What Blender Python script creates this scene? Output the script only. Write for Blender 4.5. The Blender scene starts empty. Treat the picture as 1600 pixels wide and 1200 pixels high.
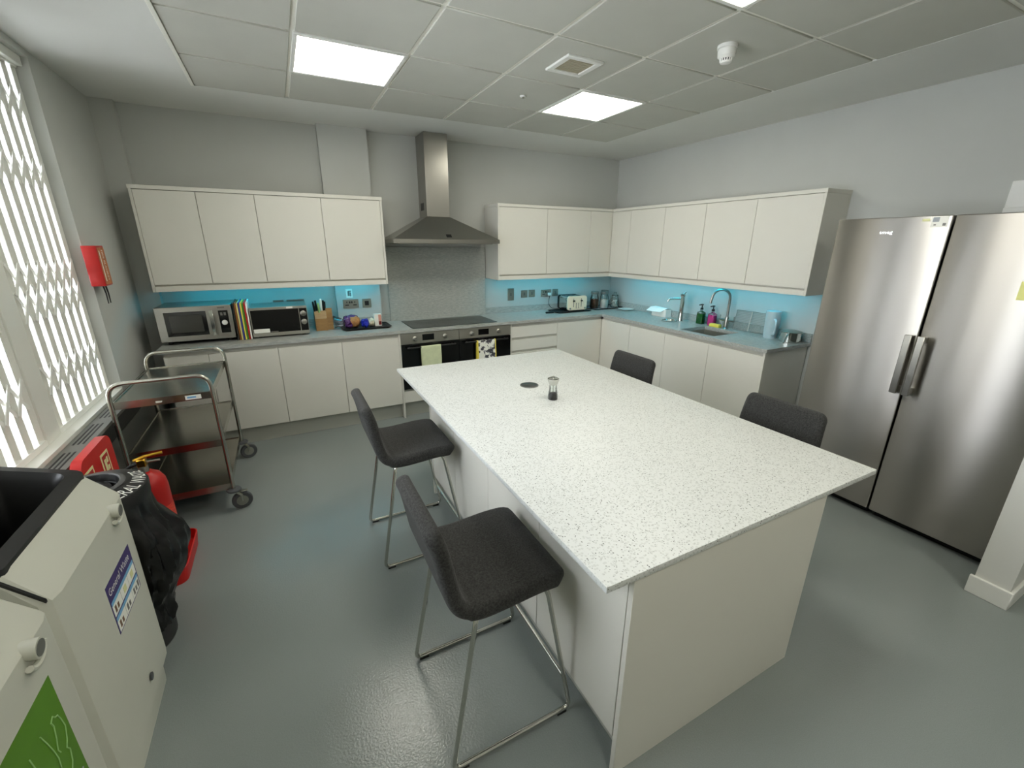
import bpy, bmesh, math, random
from mathutils import Vector, Matrix, noise as mnoise
random.seed(7)
sc = bpy.context.scene
C = sc.collection
# ---------------------------------------------------------------- camera
H = 2.722
F_PX = 673.23
cam_d = bpy.data.cameras.new('camera'); cam = bpy.data.objects.new('camera', cam_d); C.objects.link(cam)
cam_d.sensor_fit = 'HORIZONTAL'; cam_d.sensor_width = 36.0; cam_d.lens = F_PX / 1600 * 36.0
cam_d.clip_start = 0.05
fwd = Vector((0.4402564, 0.8431745, -0.3085952)); rgt = Vector((0.8872447, -0.4612668, 0.0054658)); upv = Vector((0.1377361, 0.2762059, 0.9511777))
mw = Matrix.Identity(4)
for i in range(3):
    mw[i][0] = rgt[i]; mw[i][1] = upv[i]; mw[i][2] = -fwd[i]
mw[0][3], mw[1][3], mw[2][3] = -3.9952, -4.7447, 1.7085
cam.matrix_world = mw
sc.camera = cam
# ---------------------------------------------------------------- world, exposure
world = bpy.data.worlds.new('daylight'); sc.world = world; world.use_nodes = True
wb = world.node_tree.nodes['Background']
wb.inputs[0].default_value = (0.97, 0.98, 1.0, 1); wb.inputs[1].default_value = 12.0
LAMP = 13.0          # ceiling panel emission
LED = 20.0            # under-cabinet strips
vs = sc.view_settings
vs.view_transform = 'Standard'; vs.look = 'None'; vs.exposure = 0.25; vs.gamma = 1.0; vs.use_curve_mapping = False
sc.cycles.use_denoising = True
sc.cycles.max_bounces = 8; sc.cycles.diffuse_bounces = 5; sc.cycles.glossy_bounces = 4; sc.cycles.transparent_max_bounces = 16
sc.cycles.caustics_reflective = False; sc.cycles.caustics_refractive = False
sc.cycles.sample_clamp_indirect = 6.0
# ---------------------------------------------------------------- materials
def lin(c):
    return tuple(((x / 12.92) if x <= 0.04045 else ((x + 0.055) / 1.055) ** 2.4) for x in c) + (1.0,)
MATS = {}
def mat(name, col=(0.8, 0.8, 0.8), rough=0.5, metal=0.0, var=0.0, vscale=30.0, bump=0.0, bscale=200.0, spec=0.5, emit=None, estr=0.0, aniso=0.0, stretch=None, coat=0.0, sheen=0.0, trans=0.0):
    m = bpy.data.materials.new(name); m.use_nodes = True; nt = m.node_tree; b = nt.nodes['Principled BSDF']
    b.inputs['Roughness'].default_value = rough; b.inputs['Metallic'].default_value = metal
    b.inputs['Specular IOR Level'].default_value = spec
    b.inputs['Coat Weight'].default_value = coat
    b.inputs['Sheen Weight'].default_value = sheen
    b.inputs['Transmission Weight'].default_value = trans
    c = lin(col); b.inputs['Base Color'].default_value = c
    tc = nt.nodes.new('ShaderNodeTexCoord'); mp = nt.nodes.new('ShaderNodeMapping')
    nt.links.new(tc.outputs['Object'], mp.inputs[0])
    if stretch: mp.inputs['Scale'].default_value = stretch
    if var > 0:
        n = nt.nodes.new('ShaderNodeTexNoise'); n.inputs['Scale'].default_value = vscale; n.inputs['Detail'].default_value = 4
        nt.links.new(mp.outputs[0], n.inputs['Vector'])
        r = nt.nodes.new('ShaderNodeValToRGB')
        r.color_ramp.elements[0].position = 0.3; r.color_ramp.elements[1].position = 0.7
        r.color_ramp.elements[0].color = tuple(x * (1 - var) for x in c[:3]) + (1,)
        r.color_ramp.elements[1].color = tuple(min(1, x * (1 + var)) for x in c[:3]) + (1,)
        nt.links.new(n.outputs['Fac'], r.inputs['Fac']); nt.links.new(r.outputs['Color'], b.inputs['Base Color'])
    if bump > 0:
        n2 = nt.nodes.new('ShaderNodeTexNoise'); n2.inputs['Scale'].default_value = bscale; n2.inputs['Detail'].default_value = 3
        nt.links.new(mp.outputs[0], n2.inputs['Vector'])
        bp = nt.nodes.new('ShaderNodeBump'); bp.inputs['Strength'].default_value = bump; bp.inputs['Distance'].default_value = 0.002
        nt.links.new(n2.outputs['Fac'], bp.inputs['Height']); nt.links.new(bp.outputs['Normal'], b.inputs['Normal'])
    if aniso > 0:
        b.inputs['Anisotropic'].default_value = aniso
        tg = nt.nodes.new('ShaderNodeTangent'); tg.direction_type = 'RADIAL'; tg.axis = 'Z'
        nt.links.new(tg.outputs[0], b.inputs['Tangent']); b.inputs['Anisotropic Rotation'].default_value = 0.25
    if emit:
        b.inputs['Emission Color'].default_value = lin(emit); b.inputs['Emission Strength'].default_value = estr
    MATS[name] = m
    return m
def thin_glass(name, tint=(1, 1, 1), gloss=0.12, rough=0.02):
    m = bpy.data.materials.new(name); m.use_nodes = True; nt = m.node_tree
    nt.nodes.clear()
    o = nt.nodes.new('ShaderNodeOutputMaterial'); t = nt.nodes.new('ShaderNodeBsdfTransparent'); g = nt.nodes.new('ShaderNodeBsdfGlossy'); x = nt.nodes.new('ShaderNodeMixShader')
    lw = nt.nodes.new('ShaderNodeFresnel'); lw.inputs['IOR'].default_value = 1.45
    mx = nt.nodes.new('ShaderNodeMath'); mx.operation = 'MULTIPLY_ADD'; mx.inputs[1].default_value = 0.8; mx.inputs[2].default_value = gloss * 0.3
    t.inputs[0].default_value = lin(tint); g.inputs['Roughness'].default_value = rough
    nt.links.new(lw.outputs[0], mx.inputs[0]); nt.links.new(mx.outputs[0], x.inputs[0]); nt.links.new(t.outputs[0], x.inputs[1]); nt.links.new(g.outputs[0], x.inputs[2]); nt.links.new(x.outputs[0], o.inputs[0])
    MATS[name] = m
    return m
def ramp(nt, src, stops):
    r = nt.nodes.new('ShaderNodeValToRGB'); e = r.color_ramp.elements
    while len(e) < len(stops): e.new(0.5)
    for k, (p, c) in enumerate(stops): e[k].position = p; e[k].color = lin(c)
    nt.links.new(src, r.inputs['Fac']); return r.outputs['Color']
def terrazzo(name, base, specks, scale, rough=0.3):
    m = mat(name, base, rough, var=0.0); nt = m.node_tree; b = nt.nodes['Principled BSDF']
    mp = [n for n in nt.nodes if n.type == 'MAPPING'][0]
    cur = None
    for k, (scl, thr, rad, col) in enumerate(specks):
        v = nt.nodes.new('ShaderNodeTexVoronoi'); v.inputs['Scale'].default_value = scl
        nt.links.new(mp.outputs[0], v.inputs['Vector'])
        s = nt.nodes.new('ShaderNodeSeparateColor'); nt.links.new(v.outputs['Color'], s.inputs[0])
        a = nt.nodes.new('ShaderNodeMath'); a.operation = 'GREATER_THAN'; a.inputs[1].default_value = thr; nt.links.new(s.outputs[0], a.inputs[0])
        d = nt.nodes.new('ShaderNodeMath'); d.operation = 'LESS_THAN'; d.inputs[1].default_value = rad; nt.links.new(v.outputs['Distance'], d.inputs[0])
        mu = nt.nodes.new('ShaderNodeMath'); mu.operation = 'MULTIPLY'; nt.links.new(a.outputs[0], mu.inputs[0]); nt.links.new(d.outputs[0], mu.inputs[1])
        mix = nt.nodes.new('ShaderNodeMix'); mix.data_type = 'RGBA'
        nt.links.new(mu.outputs[0], mix.inputs['Factor'])
        if cur is None: mix.inputs['A'].default_value = lin(base)
        else: nt.links.new(cur, mix.inputs['A'])
        mix.inputs['B'].default_value = lin(col)
        cur = mix.outputs['Result']
    nt.links.new(cur, b.inputs['Base Color'])
    return m
def streaked(name, c0, c1, c2, stretch, scale, rough=0.35):
    m = mat(name, c1, rough, stretch=stretch); nt = m.node_tree; b = nt.nodes['Principled BSDF']
    mp = [n for n in nt.nodes if n.type == 'MAPPING'][0]
    n = nt.nodes.new('ShaderNodeTexNoise'); n.inputs['Scale'].default_value = scale; n.inputs['Detail'].default_value = 8; n.inputs['Roughness'].default_value = 0.7
    nt.links.new(mp.outputs[0], n.inputs['Vector'])
    nt.links.new(ramp(nt, n.outputs['Fac'], [(0.3, c0), (0.52, c1), (0.72, c2)]), b.inputs['Base Color'])
    return m
mat('wall', (0.765, 0.77, 0.75), 0.85, var=0.015, vscale=3, bump=0.05, bscale=300)
mat('wall_white', (0.86, 0.86, 0.84), 0.8, var=0.01, vscale=3)
mat('plaster', (0.87, 0.87, 0.85), 0.9, var=0.01, vscale=4)
mat('tile', (0.765, 0.762, 0.725), 0.95, var=0.02, vscale=5, bump=0.08, bscale=500)
mat('rail', (0.93, 0.92, 0.88), 0.6)
mat('void', (0.05, 0.05, 0.05), 0.9)
mat('door', (0.86, 0.85, 0.81), 0.42, var=0.006, vscale=6)
mat('carcass', (0.78, 0.77, 0.73), 0.5)
mat('plinth', (0.70, 0.70, 0.66), 0.5)
mat('white', (0.92, 0.92, 0.90), 0.4)
mat('window_white', (0.93, 0.93, 0.90), 0.35)
mat('grille_white', (0.97, 0.97, 0.95), 0.35)
mat('steel', (0.66, 0.65, 0.62), 0.28, 1.0, bump=0.03, bscale=60, stretch=(1, 1, 14))
mat('oven_steel', (0.66, 0.65, 0.61), 0.42, 0.85)
mat('trolley_steel', (0.72, 0.71, 0.67), 0.22, 1.0, var=0.05, vscale=8)
mat('fridge_steel', (0.66, 0.645, 0.62), 0.36, 1.0, aniso=0.97, bump=0.10, bscale=2.5)
mat('chrome', (0.82, 0.82, 0.80), 0.10, 1.0)
mat('tube_chrome', (0.80, 0.80, 0.77), 0.16, 1.0)
mat('black', (0.055, 0.055, 0.055), 0.45)
mat('black_gloss', (0.03, 0.03, 0.035), 0.12, spec=0.5)
mat('hob_glass', (0.17, 0.18, 0.17), 0.30)
mat('fabric', (0.215, 0.215, 0.21), 0.95, var=0.45, vscale=170, bump=0.6, bscale=420, spec=0.2, sheen=0.1)
mat('rubber', (0.30, 0.31, 0.32), 0.7)
mat('dark_rubber', (0.12, 0.12, 0.12), 0.7)
mat('red', (0.70, 0.08, 0.06), 0.35)
mat('red_plastic', (0.77, 0.09, 0.07), 0.4, var=0.03, vscale=9)
mat('bin_grey', (0.80, 0.80, 0.75), 0.42, var=0.01, vscale=8)
mat('bin_black', (0.07, 0.07, 0.07), 0.38)
mat('bag_black', (0.035, 0.035, 0.035), 0.28)
mat('convector', (0.45, 0.45, 0.43), 0.45, 0.3)
mat('convector_dark', (0.07, 0.07, 0.065), 0.6)
mat('lamp', (1, 1, 1), 0.5, emit=(1.0, 0.985, 0.93), estr=LAMP)
mat('led', (0.8, 0.95, 1), 0.5, emit=(0.10, 0.79, 0.93), estr=LED)
mat('nickel', (0.60, 0.60, 0.56), 0.35, 0.9)
mat('brass', (0.75, 0.58, 0.2), 0.3, 1.0)
mat('wood', (0.64, 0.49, 0.30), 0.5, var=0.15, vscale=12, stretch=(1, 1, 8))
mat('cream', (0.93, 0.90, 0.80), 0.35)
mat('napkin', (0.95, 0.96, 0.95), 0.9, bump=0.2, bscale=120)
mat('towel_green', (0.80, 0.83, 0.68), 0.95, var=0.06, vscale=25, bump=0.5, bscale=400)
mat('paper', (0.95, 0.95, 0.92), 0.7)
mat('paper_grey', (0.62, 0.64, 0.66), 0.7)
mat('purple', (0.22, 0.14, 0.42), 0.4)
mat('navy', (0.17, 0.17, 0.42), 0.4)
mat('sky_blue', (0.45, 0.68, 0.84), 0.4)
mat('brown', (0.45, 0.33, 0.22), 0.5)
mat('icon_grey', (0.45, 0.44, 0.42), 0.5)
mat('green_print', (0.34, 0.54, 0.06), 0.4, var=0.05, vscale=10)
mat('pale_green', (0.62, 0.78, 0.50), 0.5)
mat('luminous', (0.88, 0.88, 0.66), 0.6)
mat('yellow', (0.93, 0.86, 0.36), 0.6)
mat('coffee', (0.33, 0.19, 0.10), 0.9, var=0.3, vscale=200)
mat('sugar', (0.95, 0.95, 0.93), 0.9, bump=0.4, bscale=300)
mat('peppercorn', (0.10, 0.085, 0.075), 0.6, var=0.4, vscale=150, bump=0.8, bscale=200)
mat('soap_green', (0.04, 0.36, 0.12), 0.15)
mat('soap_pink', (0.86, 0.22, 0.58), 0.15)
mat('jug_plastic', (0.80, 0.90, 0.93), 0.3, trans=0.25)
mat('bread', (0.66, 0.47, 0.27), 0.7, var=0.25, vscale=25)
mat('bag_purple', (0.30, 0.17, 0.38), 0.25, var=0.3, vscale=18)
mat('blue_pack', (0.10, 0.16, 0.66), 0.3, var=0.35, vscale=30)
mat('cream_pack', (0.90, 0.87, 0.76), 0.4, var=0.08, vscale=30)
mat('pink', (0.86, 0.62, 0.55), 0.5)
mat('maroon', (0.45, 0.12, 0.11), 0.5)
mat('post_it', (0.93, 0.93, 0.60), 0.8)
for nm, col in dict(board_dark=(0.16, 0.12, 0.08), board_brown=(0.55, 0.34, 0.12), board_cream=(0.90, 0.84, 0.55), board_blue=(0.22, 0.25, 0.58), board_yellow=(0.90, 0.86, 0.36), board_green=(0.28, 0.52, 0.16), board_red=(0.74, 0.12, 0.12), board_white=(0.94, 0.93, 0.90)).items():
    mat(nm, col, 0.5, var=0.02, vscale=30)
thin_glass('glass', (0.97, 0.985, 0.98)); thin_glass('window_glass', (0.97, 0.98, 0.99), 0.05); thin_glass('bag_clear', (0.80, 0.80, 0.82), 0.5, 0.15)
terrazzo('island_stone', (0.84, 0.85, 0.838), [(110, 0.50, 0.48, (0.785, 0.795, 0.78)), (150, 0.76, 0.36, (0.68, 0.69, 0.675)), (130, 0.87, 0.26, (0.28, 0.29, 0.28)), (100, 0.92, 0.20, (0.08, 0.08, 0.08))], 1, 0.45)
streaked('counter_stone', (0.52, 0.54, 0.53), (0.66, 0.67, 0.65), (0.77, 0.77, 0.75), (2.5, 9, 14), 7, 0.3)
streaked('panel_stone', (0.58, 0.60, 0.58), (0.67, 0.68, 0.655), (0.74, 0.745, 0.72), (3, 6, 10), 9, 0.4)
# floor vinyl: fine speckle over a slightly uneven blue grey, pebbled gloss
fm = mat('vinyl', (0.535, 0.562, 0.555), 0.17, var=0.10, vscale=420, bump=0.45, bscale=130)
# tea towel print
tm = mat('towel_print', (0.9, 0.9, 0.86), 0.95); nt = tm.node_tree
mp_ = [n for n in nt.nodes if n.type == 'MAPPING'][0]
v_ = nt.nodes.new('ShaderNodeTexNoise'); v_.inputs['Scale'].default_value = 24; v_.inputs['Detail'].default_value = 2
nt.links.new(mp_.outputs[0], v_.inputs['Vector'])
nt.links.new(ramp(nt, v_.outputs['Fac'], [(0.46, (0.25, 0.25, 0.27)), (0.50, (0.6, 0.6, 0.6)), (0.55, (0.92, 0.92, 0.88))]), nt.nodes['Principled BSDF'].inputs['Base Color'])
# ---------------------------------------------------------------- mesh builder
def world_loc(o):
    v = Vector((0, 0, 0))
    while o is not None:
        v += o.location; o = o.parent
    return v
def fillet(pts, d, n=6):
    pts = [Vector(p) for p in pts]; out = [pts[0]]
    for i in range(1, len(pts) - 1):
        a, b, c = pts[i - 1], pts[i], pts[i + 1]
        da = min(d, (a - b).length * 0.49); dc = min(d, (c - b).length * 0.49)
        p0 = b + (a - b).normalized() * da; p2 = b + (c - b).normalized() * dc
        for k in range(n + 1):
            t = k / n; out.append(p0 * (1 - t) ** 2 + b * 2 * t * (1 - t) + p2 * t * t)
    out.append(pts[-1]); return out
class MB:
    def __init__(s): s.v = []; s.f = []
    def add(s, vs_, fs_):
        o = len(s.v); s.v += [tuple(v) for v in vs_]; s.f += [tuple(i + o for i in f) for f in fs_]; return s
    def box(s, x0, x1, y0, y1, z0, z1, bev=0.0, seg=1):
        x0, x1 = min(x0, x1), max(x0, x1); y0, y1 = min(y0, y1), max(y0, y1); z0, z1 = min(z0, z1), max(z0, z1)
        vs_ = [(x, y, z) for x in (x0, x1) for y in (y0, y1) for z in (z0, z1)]
        fs_ = [(0, 1, 3, 2), (4, 6, 7, 5), (0, 4, 5, 1), (2, 3, 7, 6), (0, 2, 6, 4), (1, 5, 7, 3)]
        if bev <= 0: return s.add(vs_, fs_)
        bm = bmesh.new(); bv = [bm.verts.new(v) for v in vs_]
        for f in fs_: bm.faces.new([bv[i] for i in f])
        bmesh.ops.bevel(bm, geom=list(bm.edges), offset=bev, segments=seg, profile=0.5, affect='EDGES')
        bm.verts.index_update()
        s.add([v.co[:] for v in bm.verts], [[v.index for v in f.verts] for f in bm.faces]); bm.free(); return s
    def tube(s, pts, r, seg=10, fil=0.0, closed=False):
        pts = fillet(pts, fil) if fil else [Vector(p) for p in pts]
        q = [pts[0]]
        for p in pts[1:]:
            if (p - q[-1]).length > 1e-5: q.append(p)
        pts = q; n = len(pts); rings = []; nrm = None
        for i, p in enumerate(pts):
            if closed: t = (pts[(i + 1) % n] - pts[i - 1]).normalized()
            else: t = (pts[min(i + 1, n - 1)] - pts[max(i - 1, 0)]).normalized()
            if nrm is None:
                nrm = t.orthogonal().normalized()
            else:
                nrm = (nrm - t * nrm.dot(t)).normalized()
            b = t.cross(nrm); rr = r(i / max(1, n - 1)) if callable(r) else r
            rings.append([p + (nrm * math.cos(2 * math.pi * k / seg) + b * math.sin(2 * math.pi * k / seg)) * rr for k in range(seg)])
        vs_ = [v for R in rings for v in R]; fs_ = []
        for i in range(n if closed else n - 1):
            j = (i + 1) % n
            for k in range(seg):
                fs_.append((i * seg + k, i * seg + (k + 1) % seg, j * seg + (k + 1) % seg, j * seg + k))
        if not closed:
            fs_.append(tuple(range(seg))[::-1]); fs_.append(tuple((n - 1) * seg + k for k in range(seg)))
        return s.add(vs_, fs_)
    def cyl(s, p0, p1, r, seg=20, r1=None):
        r1 = r if r1 is None else r1
        return s.tube([p0, p1], lambda t: r + (r1 - r) * t, seg)
    def lathe(s, prof, c=(0, 0, 0), seg=28, caps=True, M=None):
        vs_ = []; fs_ = []; n = len(prof)
        for (r, z) in prof:
            for k in range(seg):
                a = 2 * math.pi * k / seg; v = Vector((r * math.cos(a), r * math.sin(a), z))
                if M is not None: v = M @ v
                vs_.append((v.x + c[0], v.y + c[1], v.z + c[2]))
        for i in range(n - 1):
            for k in range(seg):
                fs_.append((i * seg + k, i * seg + (k + 1) % seg, (i + 1) * seg + (k + 1) % seg, (i + 1) * seg + k))
        if caps:
            fs_.append(tuple(range(seg))[::-1]); fs_.append(tuple((n - 1) * seg + k for k in range(seg)))
        return s.add(vs_, fs_)
    def loft(s, loops, cap0=True, cap1=True):
        m = len(loops[0]); vs_ = [v for L in loops for v in L]; fs_ = []
        for i in range(len(loops) - 1):
            for k in range(m):
                fs_.append((i * m + k, i * m + (k + 1) % m, (i + 1) * m + (k + 1) % m, (i + 1) * m + k))
        if cap0: fs_.append(tuple(range(m))[::-1])
        if cap1: fs_.append(tuple((len(loops) - 1) * m + k for k in range(m)))
        return s.add(vs_, fs_)
    def prism(s, poly, axis, a, b):
        def P(p, t):
            if axis == 'x': return (t, p[0], p[1])
            if axis == 'y': return (p[0], t, p[1])
            return (p[0], p[1], t)
        return s.loft([[P(p, a) for p in poly], [P(p, b) for p in poly]])
    def text(s, body, size, org, ux, uy, align='LEFT', depth=0.0004, sx=1.0, ring=None):
        cu = bpy.data.curves.new('lettering', 'FONT'); cu.body = body; cu.size = size; cu.align_x = align; cu.resolution_u = 2
        ob = bpy.data.objects.new('lettering', cu); C.objects.link(ob)
        dg = bpy.context.evaluated_depsgraph_get(); me = bpy.data.meshes.new_from_object(ob.evaluated_get(dg))
        ux = Vector(ux); uy = Vector(uy); nz = ux.cross(uy); org = Vector(org)
        if ring:                                        # ring = (centre, baseline radius, start angle, z of (radius))
            c, R, a0, zf = ring
            vv = []
            for v in me.vertices:
                a = a0 + v.co.x * sx / (R - size * 0.35); r = R - v.co.y
                vv.append((c[0] + r * math.cos(a), c[1] + r * math.sin(a), zf(r)))
        else:
            vv = [org + ux * (v.co.x * sx) + uy * v.co.y + nz * depth for v in me.vertices]
        s.add(vv, [tuple(p.vertices) for p in me.polygons])
        bpy.data.objects.remove(ob); bpy.data.curves.remove(cu); bpy.data.meshes.remove(me); return s
    def jitter(s, amp, scale, seed=0.0):
        s.v = [tuple(Vector(v) + mnoise.noise_vector(Vector(v) * scale + Vector((seed, seed * 2, 0))) * amp) for v in s.v]; return s
    def build(s, name, m, parent=None, label=None, local=False, smooth=40, fix=True):
        me = bpy.data.meshes.new(name)
        off = Vector((0, 0, 0)) if (local or parent is None) else world_loc(parent)
        me.from_pydata([tuple(Vector(v) - off) for v in s.v], [], s.f)
        if fix:
            bm = bmesh.new(); bm.from_mesh(me); bmesh.ops.recalc_face_normals(bm, faces=bm.faces); bm.to_mesh(me); bm.free()
        me.materials.append(MATS[m])
        if smooth:
            for p in me.polygons: p.use_smooth = True
            me.set_sharp_from_angle(angle=math.radians(smooth))
        me.update()
        o = bpy.data.objects.new(name, me); C.objects.link(o)
        if parent is not None: o.parent = parent
        if label: o['label'] = label
        return o
def tag(o, label, cat, group=None):
    o['label'] = label; o['category'] = cat
    if group: o['group'] = group
    return o
def thing(name, label, cat, loc=(0, 0, 0), rz=0.0, group=None):
    o = bpy.data.objects.new(name, None); o.empty_display_size = 0.05; C.objects.link(o)
    o.location = loc; o.rotation_euler = (0, 0, rz)
    return tag(o, label, cat, group)
def struct(o): o['kind'] = 'structure'; return o
def B(*a, **k): return MB().box(*a, **k)
def dup_tree(o, parent=None):
    c = o.copy(); C.objects.link(c); c.parent = parent
    for ch in list(o.children): dup_tree(ch, c)
    return c
# ================================================================ THE ROOM
XL = -5.085; YN = -6.6
struct(B(XL - 0.3, 1.6, YN, 0.1, -0.06, 0.0).build('floor', 'vinyl'))
struct(B(-5.4, 0.12, 0.0, 0.15, 0, H + 0.1).build('wall_back', 'wall'))
struct(B(0.0, 0.15, -4.37, 0.0, 0, H + 0.1).build('wall_right', 'wall'))
struct(B(1.45, 1.6, YN, -4.37, 0, H + 0.1).build('wall_passage', 'wall_white'))
struct(B(-5.4, 1.6, YN - 0.15, YN, 0, H + 0.1).build('wall_behind', 'wall_white'))
nib = struct(B(-1.035, 1.6, -4.372, -4.245, 0, H).build('wall_nib', 'wall_white'))
sk = MB().box(-1.052, -1.035, -4.387, -4.23, 0, 0.10, 0.003).box(-1.035, 1.45, -4.387, -4.372, 0, 0.10, 0.003)
struct(sk.build('baseboard_nib', 'white'))
# left wall with the window opening y -0.97 .. -3.83
WZ0, WZ1 = 0.72, 2.685; WY0, WY1 = -3.83, -0.97
lw = MB().box(XL - 0.25, XL, WY1, 0.0, 0, H + 0.1).box(XL - 0.25, XL, YN, WY0, 0, H + 0.1).box(XL - 0.25, XL, WY0, WY1, 0, WZ0).box(XL - 0.25, XL, WY0, WY1, WZ1, H + 0.1)
struct(lw.build('wall_left', 'wall'))
struct(B(XL, -4.937, -0.062, 0.0, 0, H).build('wall_corner_boxing', 'wall'))
struct(B(-3.54, -3.11, -0.08, 0.0, 0, H).build('wall_pilaster', 'wall'))
# ceiling: plaster margin around a recessed tile field
GX, GY, GER, GEB, GEL = -1.979, -1.906, -0.799, -0.727, -4.341
GEN = -6.1
ce = MB().box(-5.4, 1.6, GEB, 0.15, H, H + 0.12).box(-5.4, 1.6, YN, GEN, H, H + 0.12).box(-5.4, GEL, GEN, GEB, H, H + 0.12).box(GER, 1.6, GEN, GEB, H, H + 0.12).box(GEL, GER, GEN, GEB, H + 0.07, H + 0.12)
ceiling = struct(ce.build('ceiling', 'plaster'))
xs = [GEL] + [GX + 0.6 * i for i in range(-3, 2)] + [GER]
ys = [GEB] + [GY + 0.6 - 0.6 * j for j in range(0, 8)] + [GEN]
ys = [y for y in ys if y >= GEN]
LIGHTS = {(1, 1), (4, 1), (3, 4), (1, 7), (4, 7)}      # (column, row) cells with LED panels; rearmost pair added unseen for fill light
g = 0.011
for a in range(len(xs) - 1):
    for b in range(len(ys) - 1):
        if (a, b) in LIGHTS: continue
        x0, x1, y0, y1 = xs[a] + (g if a else 0), xs[a + 1] - (g if a + 2 < len(xs) else 0), ys[b + 1] + (g if b + 2 < len(ys) else 0), ys[b] - (g if b else 0)
        MB().box(x0, x1, y0, y1, H + 0.001, H + 0.02, 0.003).build('ceiling_tile', 'tile', ceiling)
for x in xs[1:-1]:
    B(x - 0.012, x + 0.012, GEN, GEB, H + 0.009, H + 0.03).build('grid_rail', 'rail', ceiling)
for y in ys[1:-1]:
    B(GEL, GER, y - 0.012, y + 0.012, H + 0.0095, H + 0.03).build('grid_rail', 'rail', ceiling)
struct(MB().box(GEL - 0.022, GEL, GEN, GEB, H - 0.005, H + 0.02, 0.002).build('trim_1', 'rail'))
LLAB = {(1, 1): 'square LED ceiling panel nearest the window wall, left of the extractor hood', (4, 1): 'square LED ceiling panel beside the air vent, towards the right wall', (3, 4): 'square LED ceiling panel above the middle of the island',
        (1, 7): 'added unseen LED ceiling panel brightening the island end, window side behind the camera', (4, 7): 'added unseen LED ceiling panel brightening the island end, fridge side behind the camera'}
for (a, b) in sorted(LIGHTS):
    if b + 1 >= len(ys): continue
    x0, x1, y0, y1 = xs[a] + 0.004, xs[a + 1] - 0.004, ys[b + 1] + 0.004, ys[b] - 0.004
    t = thing('ceiling_light', LLAB[(a, b)], 'ceiling light', ((x0 + x1) / 2, (y0 + y1) / 2, H), group='recessed LED ceiling panels')
    w = 0.022
    MB().box(x0, x1, y0, y0 + w, H - 0.003, H + 0.02, 0.002).box(x0, x1, y1 - w, y1, H - 0.003, H + 0.02, 0.002).box(x0, x0 + w, y0 + w, y1 - w, H - 0.003, H + 0.02, 0.002).box(x1 - w, x1, y0 + w, y1 - w, H - 0.003, H + 0.02, 0.002).build('frame', 'white', t)
    B(x0 + w, x1 - w, y0 + w, y1 - w, H + 0.003, H + 0.012).build('diffuser', 'lamp', t)
# air vent, smoke detector, sprinkler cover
t = thing('ceiling_vent', 'square white ceiling air vent with brownish mesh in a ceiling tile', 'vent', (-2.28, -2.235, H))
vx, vy, r0, r1 = -2.28, -2.235, 0.125, 0.088
MB().box(vx - r0, vx + r0, vy - r0, vy - r1, H - 0.012, H + 0.002, 0.003).box(vx - r0, vx + r0, vy + r1, vy + r0, H - 0.012, H + 0.002, 0.003).box(vx - r0, vx - r1, vy - r1, vy + r1, H - 0.012, H + 0.002, 0.003).box(vx + r1, vx + r0, vy - r1, vy + r1, H - 0.012, H + 0.002, 0.003).build('frame', 'white', t)
mat('vent_mesh', (0.70, 0.67, 0.58), 0.9)
for k in range(9):
    y = vy - r1 + 0.0195 * (k + 0.5)
    B(vx - r1, vx + r1, y - 0.0075, y + 0.0075, H - 0.006, H - 0.001).build('slat', 'vent_mesh', t)
B(vx - r1, vx + r1, vy - r1, vy + r1, H - 0.001, H + 0.001).build('backing', 'convector', t)
t = thing('smoke_detector', 'white round smoke detector on a ceiling tile near the right wall', 'smoke detector', (-1.715, -2.84, H))
MB().lathe([(0.050, H + 0.001), (0.050, H - 0.014), (0.043, H - 0.018)], (-1.715, -2.84, 0)).build('base', 'white', t)
MB().lathe([(0.043, H - 0.016), (0.046, H - 0.022), (0.044, H - 0.05), (0.033, H - 0.058), (0.031, H - 0.06)], (-1.715, -2.84, 0)).build('body', 'white', t)
MB().lathe([(0.026, H - 0.058), (0.026, H - 0.072)], (-1.715, -2.84, 0)).build('chamber', 'convector_dark', t)
m_ = MB()
for k in range(14):
    a = k * math.tau / 14; m_.cyl((-1.715 + 0.029 * math.cos(a), -2.84 + 0.029 * math.sin(a), H - 0.056), (-1.715 + 0.027 * math.cos(a), -2.84 + 0.027 * math.sin(a), H - 0.075), 0.0035, 6)
m_.lathe([(0.029, H - 0.072), (0.026, H - 0.080), (0.012, H - 0.084)], (-1.715, -2.84, 0)); m_.build('cage', 'white', t)
t = thing('sprinkler_cover', 'tiny round white sprinkler cover on the ceiling between the two panels', 'sprinkler', (-2.277, -1.6, H))
MB().lathe([(0.022, H + 0.001), (0.022, H - 0.006), (0.016, H - 0.008)], (-2.277, -1.6, 0), 20).build('ring', 'white', t)
MB().lathe([(0.009, H - 0.004), (0.009, H - 0.016)], (-2.277, -1.6, 0), 12).build('nozzle', 'nickel', t)
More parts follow.
